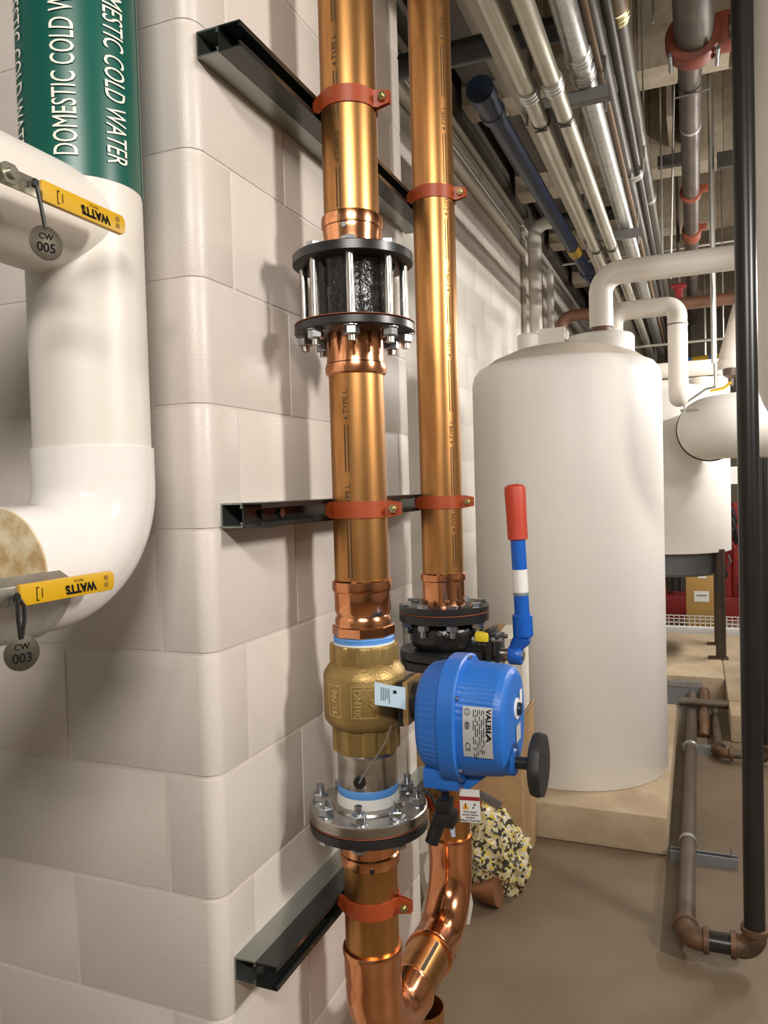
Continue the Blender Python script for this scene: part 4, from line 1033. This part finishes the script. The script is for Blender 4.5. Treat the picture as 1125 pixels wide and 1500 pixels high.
# wall-mounted lines on the far wall
for z, r, m_, d in ((3.385, .006, rod_m, 'upper thin cable'), (3.36, .006, rod_m, 'lower thin cable')):
    t = thing('wall_cable', d + ' tied along the far wall near the soffit', 'cable', (-1.2, 3, z), 'cables on the far wall')
    B().cyl((-1.195, YE, z), (-1.195, 5.87, z), r, seg=8).build('cable', m_, t)
    for i in range(4): B().tube([(-1.19, 3.4+.6*i, z-.02), (-1.183, 3.42+.6*i, z+.01), (-1.18, 3.45+.6*i, z+.03)], .003, 6).build('tie', m_, t)
o = B().cyl((-1.193, YE, 3.255), (-1.193, 5.87, 3.255), .025, seg=20).build('wall_pipe', beige_cond, None, loc=(-1.17, 3, 3.255)); props(o, 'beige pipe running along the far wall below the cables', 'pipe')
o = B().cyl((-1.198, YE, 3.485), (-1.198, 5.87, 3.485), .02, seg=20).build('wall_pipe', mat('brown_grey_pipe', (.25, .21, .16), .5), None, loc=(-1.13, 3, 3.44)); props(o, 'brownish pipe along the top edge of the far wall', 'pipe')

# ------------------------------------------------------------------ far background
t = thing('brown_pipe', 'rust-brown pipe crossing behind the tanks below the ceiling', 'pipe', (-.87, 5.5, 2.2))
q0 = (-.868, 5.5, 2.2); q1 = (-.868, 5.5, 2.665); q2 = (1.5, 5.5, 2.665)
B().tube([q0] + bend(q0, q1, q2, .09, 8) + [q2], .040, 20).build('tube', brownp, t)
o = B().cyl((-.9, 7.3, 2.70), (1.2, 7.3, 2.72), .014, seg=10).build('cross_rod', rod_m, None, loc=(0, 7.3, 2.7)); props(o, 'thin pale bar crossing below the brown pipe', 'bar')
o = B().cyl((-1.0, 6.5, 3.30), (1.2, 6.5, 3.32), .010, seg=10).build('cross_rod', rod_m, None, loc=(0, 6.5, 3.2)); props(o, 'thin bar crossing under the third concrete beam', 'bar')
t = thing('red_valve', 'red valve body with a yellow lever behind the white pipe loop', 'valve', (.0, 5.9, 2.5))
B().cyl((-.095, 5.9, 2.9), (-.095, 5.9, 4.1), .012, seg=10).build('drop_pipe', drainp, t)
B().box((-.12, 5.86, 2.66), (-.07, 5.92, 2.86)).build('body', mat('bright_red', (.26, .016, .022), .5), t, bevel=.01)
B().cyl((-.145, 5.9, 2.875), (-.045, 5.9, 2.875), .02, seg=14).build('bonnet', redeq, t)
B().box((-.07, 5.84, 2.46), (-.045, 5.865, 2.67)).build('lever', yellow, t, bevel=.005)
t = thing('blue_motor', 'blue and yellow cylindrical unit in the dark beyond the tanks', 'motor', (.1, 8.2, 2.55))
B().cyl((-.12, 8.2, 2.60), (.42, 8.2, 2.62), .105, seg=28).build('barrel', mat('mid_blue', (.03, .10, .25), .45), t)
B().cyl((-.02, 8.2, 2.604), (.13, 8.2, 2.61), .108, seg=28).build('yellow_band', navyband, t)
B().cyl((.18, 8.2, 2.612), (.33, 8.2, 2.616), .108, seg=28).build('yellow_band', navyband, t)
for x in (.1, .37): B().cyl((x, 8.2, 2.7), (x, 8.2, 4.1), .012, seg=8).build('hanger_rod', rod_m, t)
o = B().cyl((-.62, 9.88, 2.55), (-.28, 9.88, 2.42), .12, seg=24).build('blue_drum', navy, None, loc=(-.4, 9.88, 2.4)); props(o, 'dark blue drum-shaped unit seen under the white pipe', 'unit')
for i in range(4):
    o = B().cyl((-.55+.16*i, 9.4, .0), (-.60+.17*i, 9.4, 4.1), .05, seg=16).build('duct_pipe', galv_g, None, loc=(-.5+.16*i, 8.6, 2.2)); props(o, 'dim vertical pipe in the dark beyond the tanks, %s from the left' % ('first', 'second', 'third', 'fourth')[i], 'pipe', 'dim far pipes')
# low platform, tray and box in the distance
struct(B().box((-1.2, 7.35, 0), (2.5, 9.5, .05)).build('floor_pad_far', concrete_floor))
t = thing('cable_tray', 'white perforated tray running across the far floor', 'tray', (0, 7.6, .05))
me_slot = shared(B().box((0, 0, 0), (.045, .004, .03)), 'slat', galv)
B().box((-1.1, 7.55, .085), (2.0, 7.60, .155)).build('front_rail', white_lbl, t, bevel=.008)
B().box((-1.1, 7.54, .05), (2.0, 7.56, .09)).build('lower_rail', mat('dull_rail', (.38, .38, .36), .5), t)
for z in (.18, .215, .245): B().box((-1.1, 7.60, z), (2.0, 7.604, z+.008)).build('mesh_bar', white_lbl, t)
for i in range(26): B().box((-.35+.045*i, 7.60, .155), (-.343+.045*i, 7.603, .25)).build('mesh_bar', white_lbl, t)
t = thing('cardboard_box', 'small tan box with white labels on the far floor under the second tank', 'box', (.03, 7.85, .05))
B().box((-.105, 7.75, .05), (.175, 8.0, .69)).build('body', mat('tan_box', (.42, .25, .07), .7), t, bevel=.004)
sheet('label', -.035, .095, .36, .46, 1, 1, lambda a, z: (a, 7.748, z), white_lbl, t)
sheet('print_line', -.015, .075, .414, .426, 1, 1, lambda a, z: (a, 7.7465, z), mat('grey_print', (.25, .25, .27), .7), t)
sheet('label', -.0, .075, .58, .66, 1, 1, lambda a, z: (a, 7.748, z), white_lbl, t)
t = thing('red_pump_skid', 'dark red pumps and piping beyond the second tank', 'pump', (.2, 8.6, .05))
B().box((-.6, 8.5, .05), (1.0, 8.9, .3)).build('base', redeq, t, bevel=.02)
for i, x in enumerate((-.35, .28, .36, .46)):
    B().cyl((x, 8.55, .3), (x, 8.55, 1.5-.12*i), .05-.006*i, seg=16).build('riser', redeq, t)
    B().lathe([(.08, 0), (.08, .03)], (x, 8.55, .75+.1*i), (0,0,1), 16).build('flange', redeq, t)
B().cyl((-.45, 8.5, .62), (-.12, 8.5, .62), .12, seg=24).build('pump_casing', redeq, t)
for i in range(9):
    x = .24+.035*i; z = .5+.13*(i % 5)
    B().tube([(x, 8.36, z), (x+.03, 8.33, z+.05), (x+.01, 8.34, z+.12)], .012, 8).build('valve_stem', (plasticb, zinc, redeq)[i % 3], t)
B().cyl((.2, 8.5, .95), (.6, 8.5, .95), .07, seg=20).build('header', redeq, t)
for i in range(3): B().tube([(.27, 8.4, 1.25-.1*i), (.33, 8.38, 1.2-.1*i), (.36, 8.4, 1.05-.1*i)], .016, 8).build('hose', plasticb, t)
o = B().box((.25, 8.3, 1.45), (.42, 8.4, 1.62)).build('control_box', white_lbl, None, loc=(.3, 8.35, 1.45)); props(o, 'small white control box above the red pumps', 'control box')
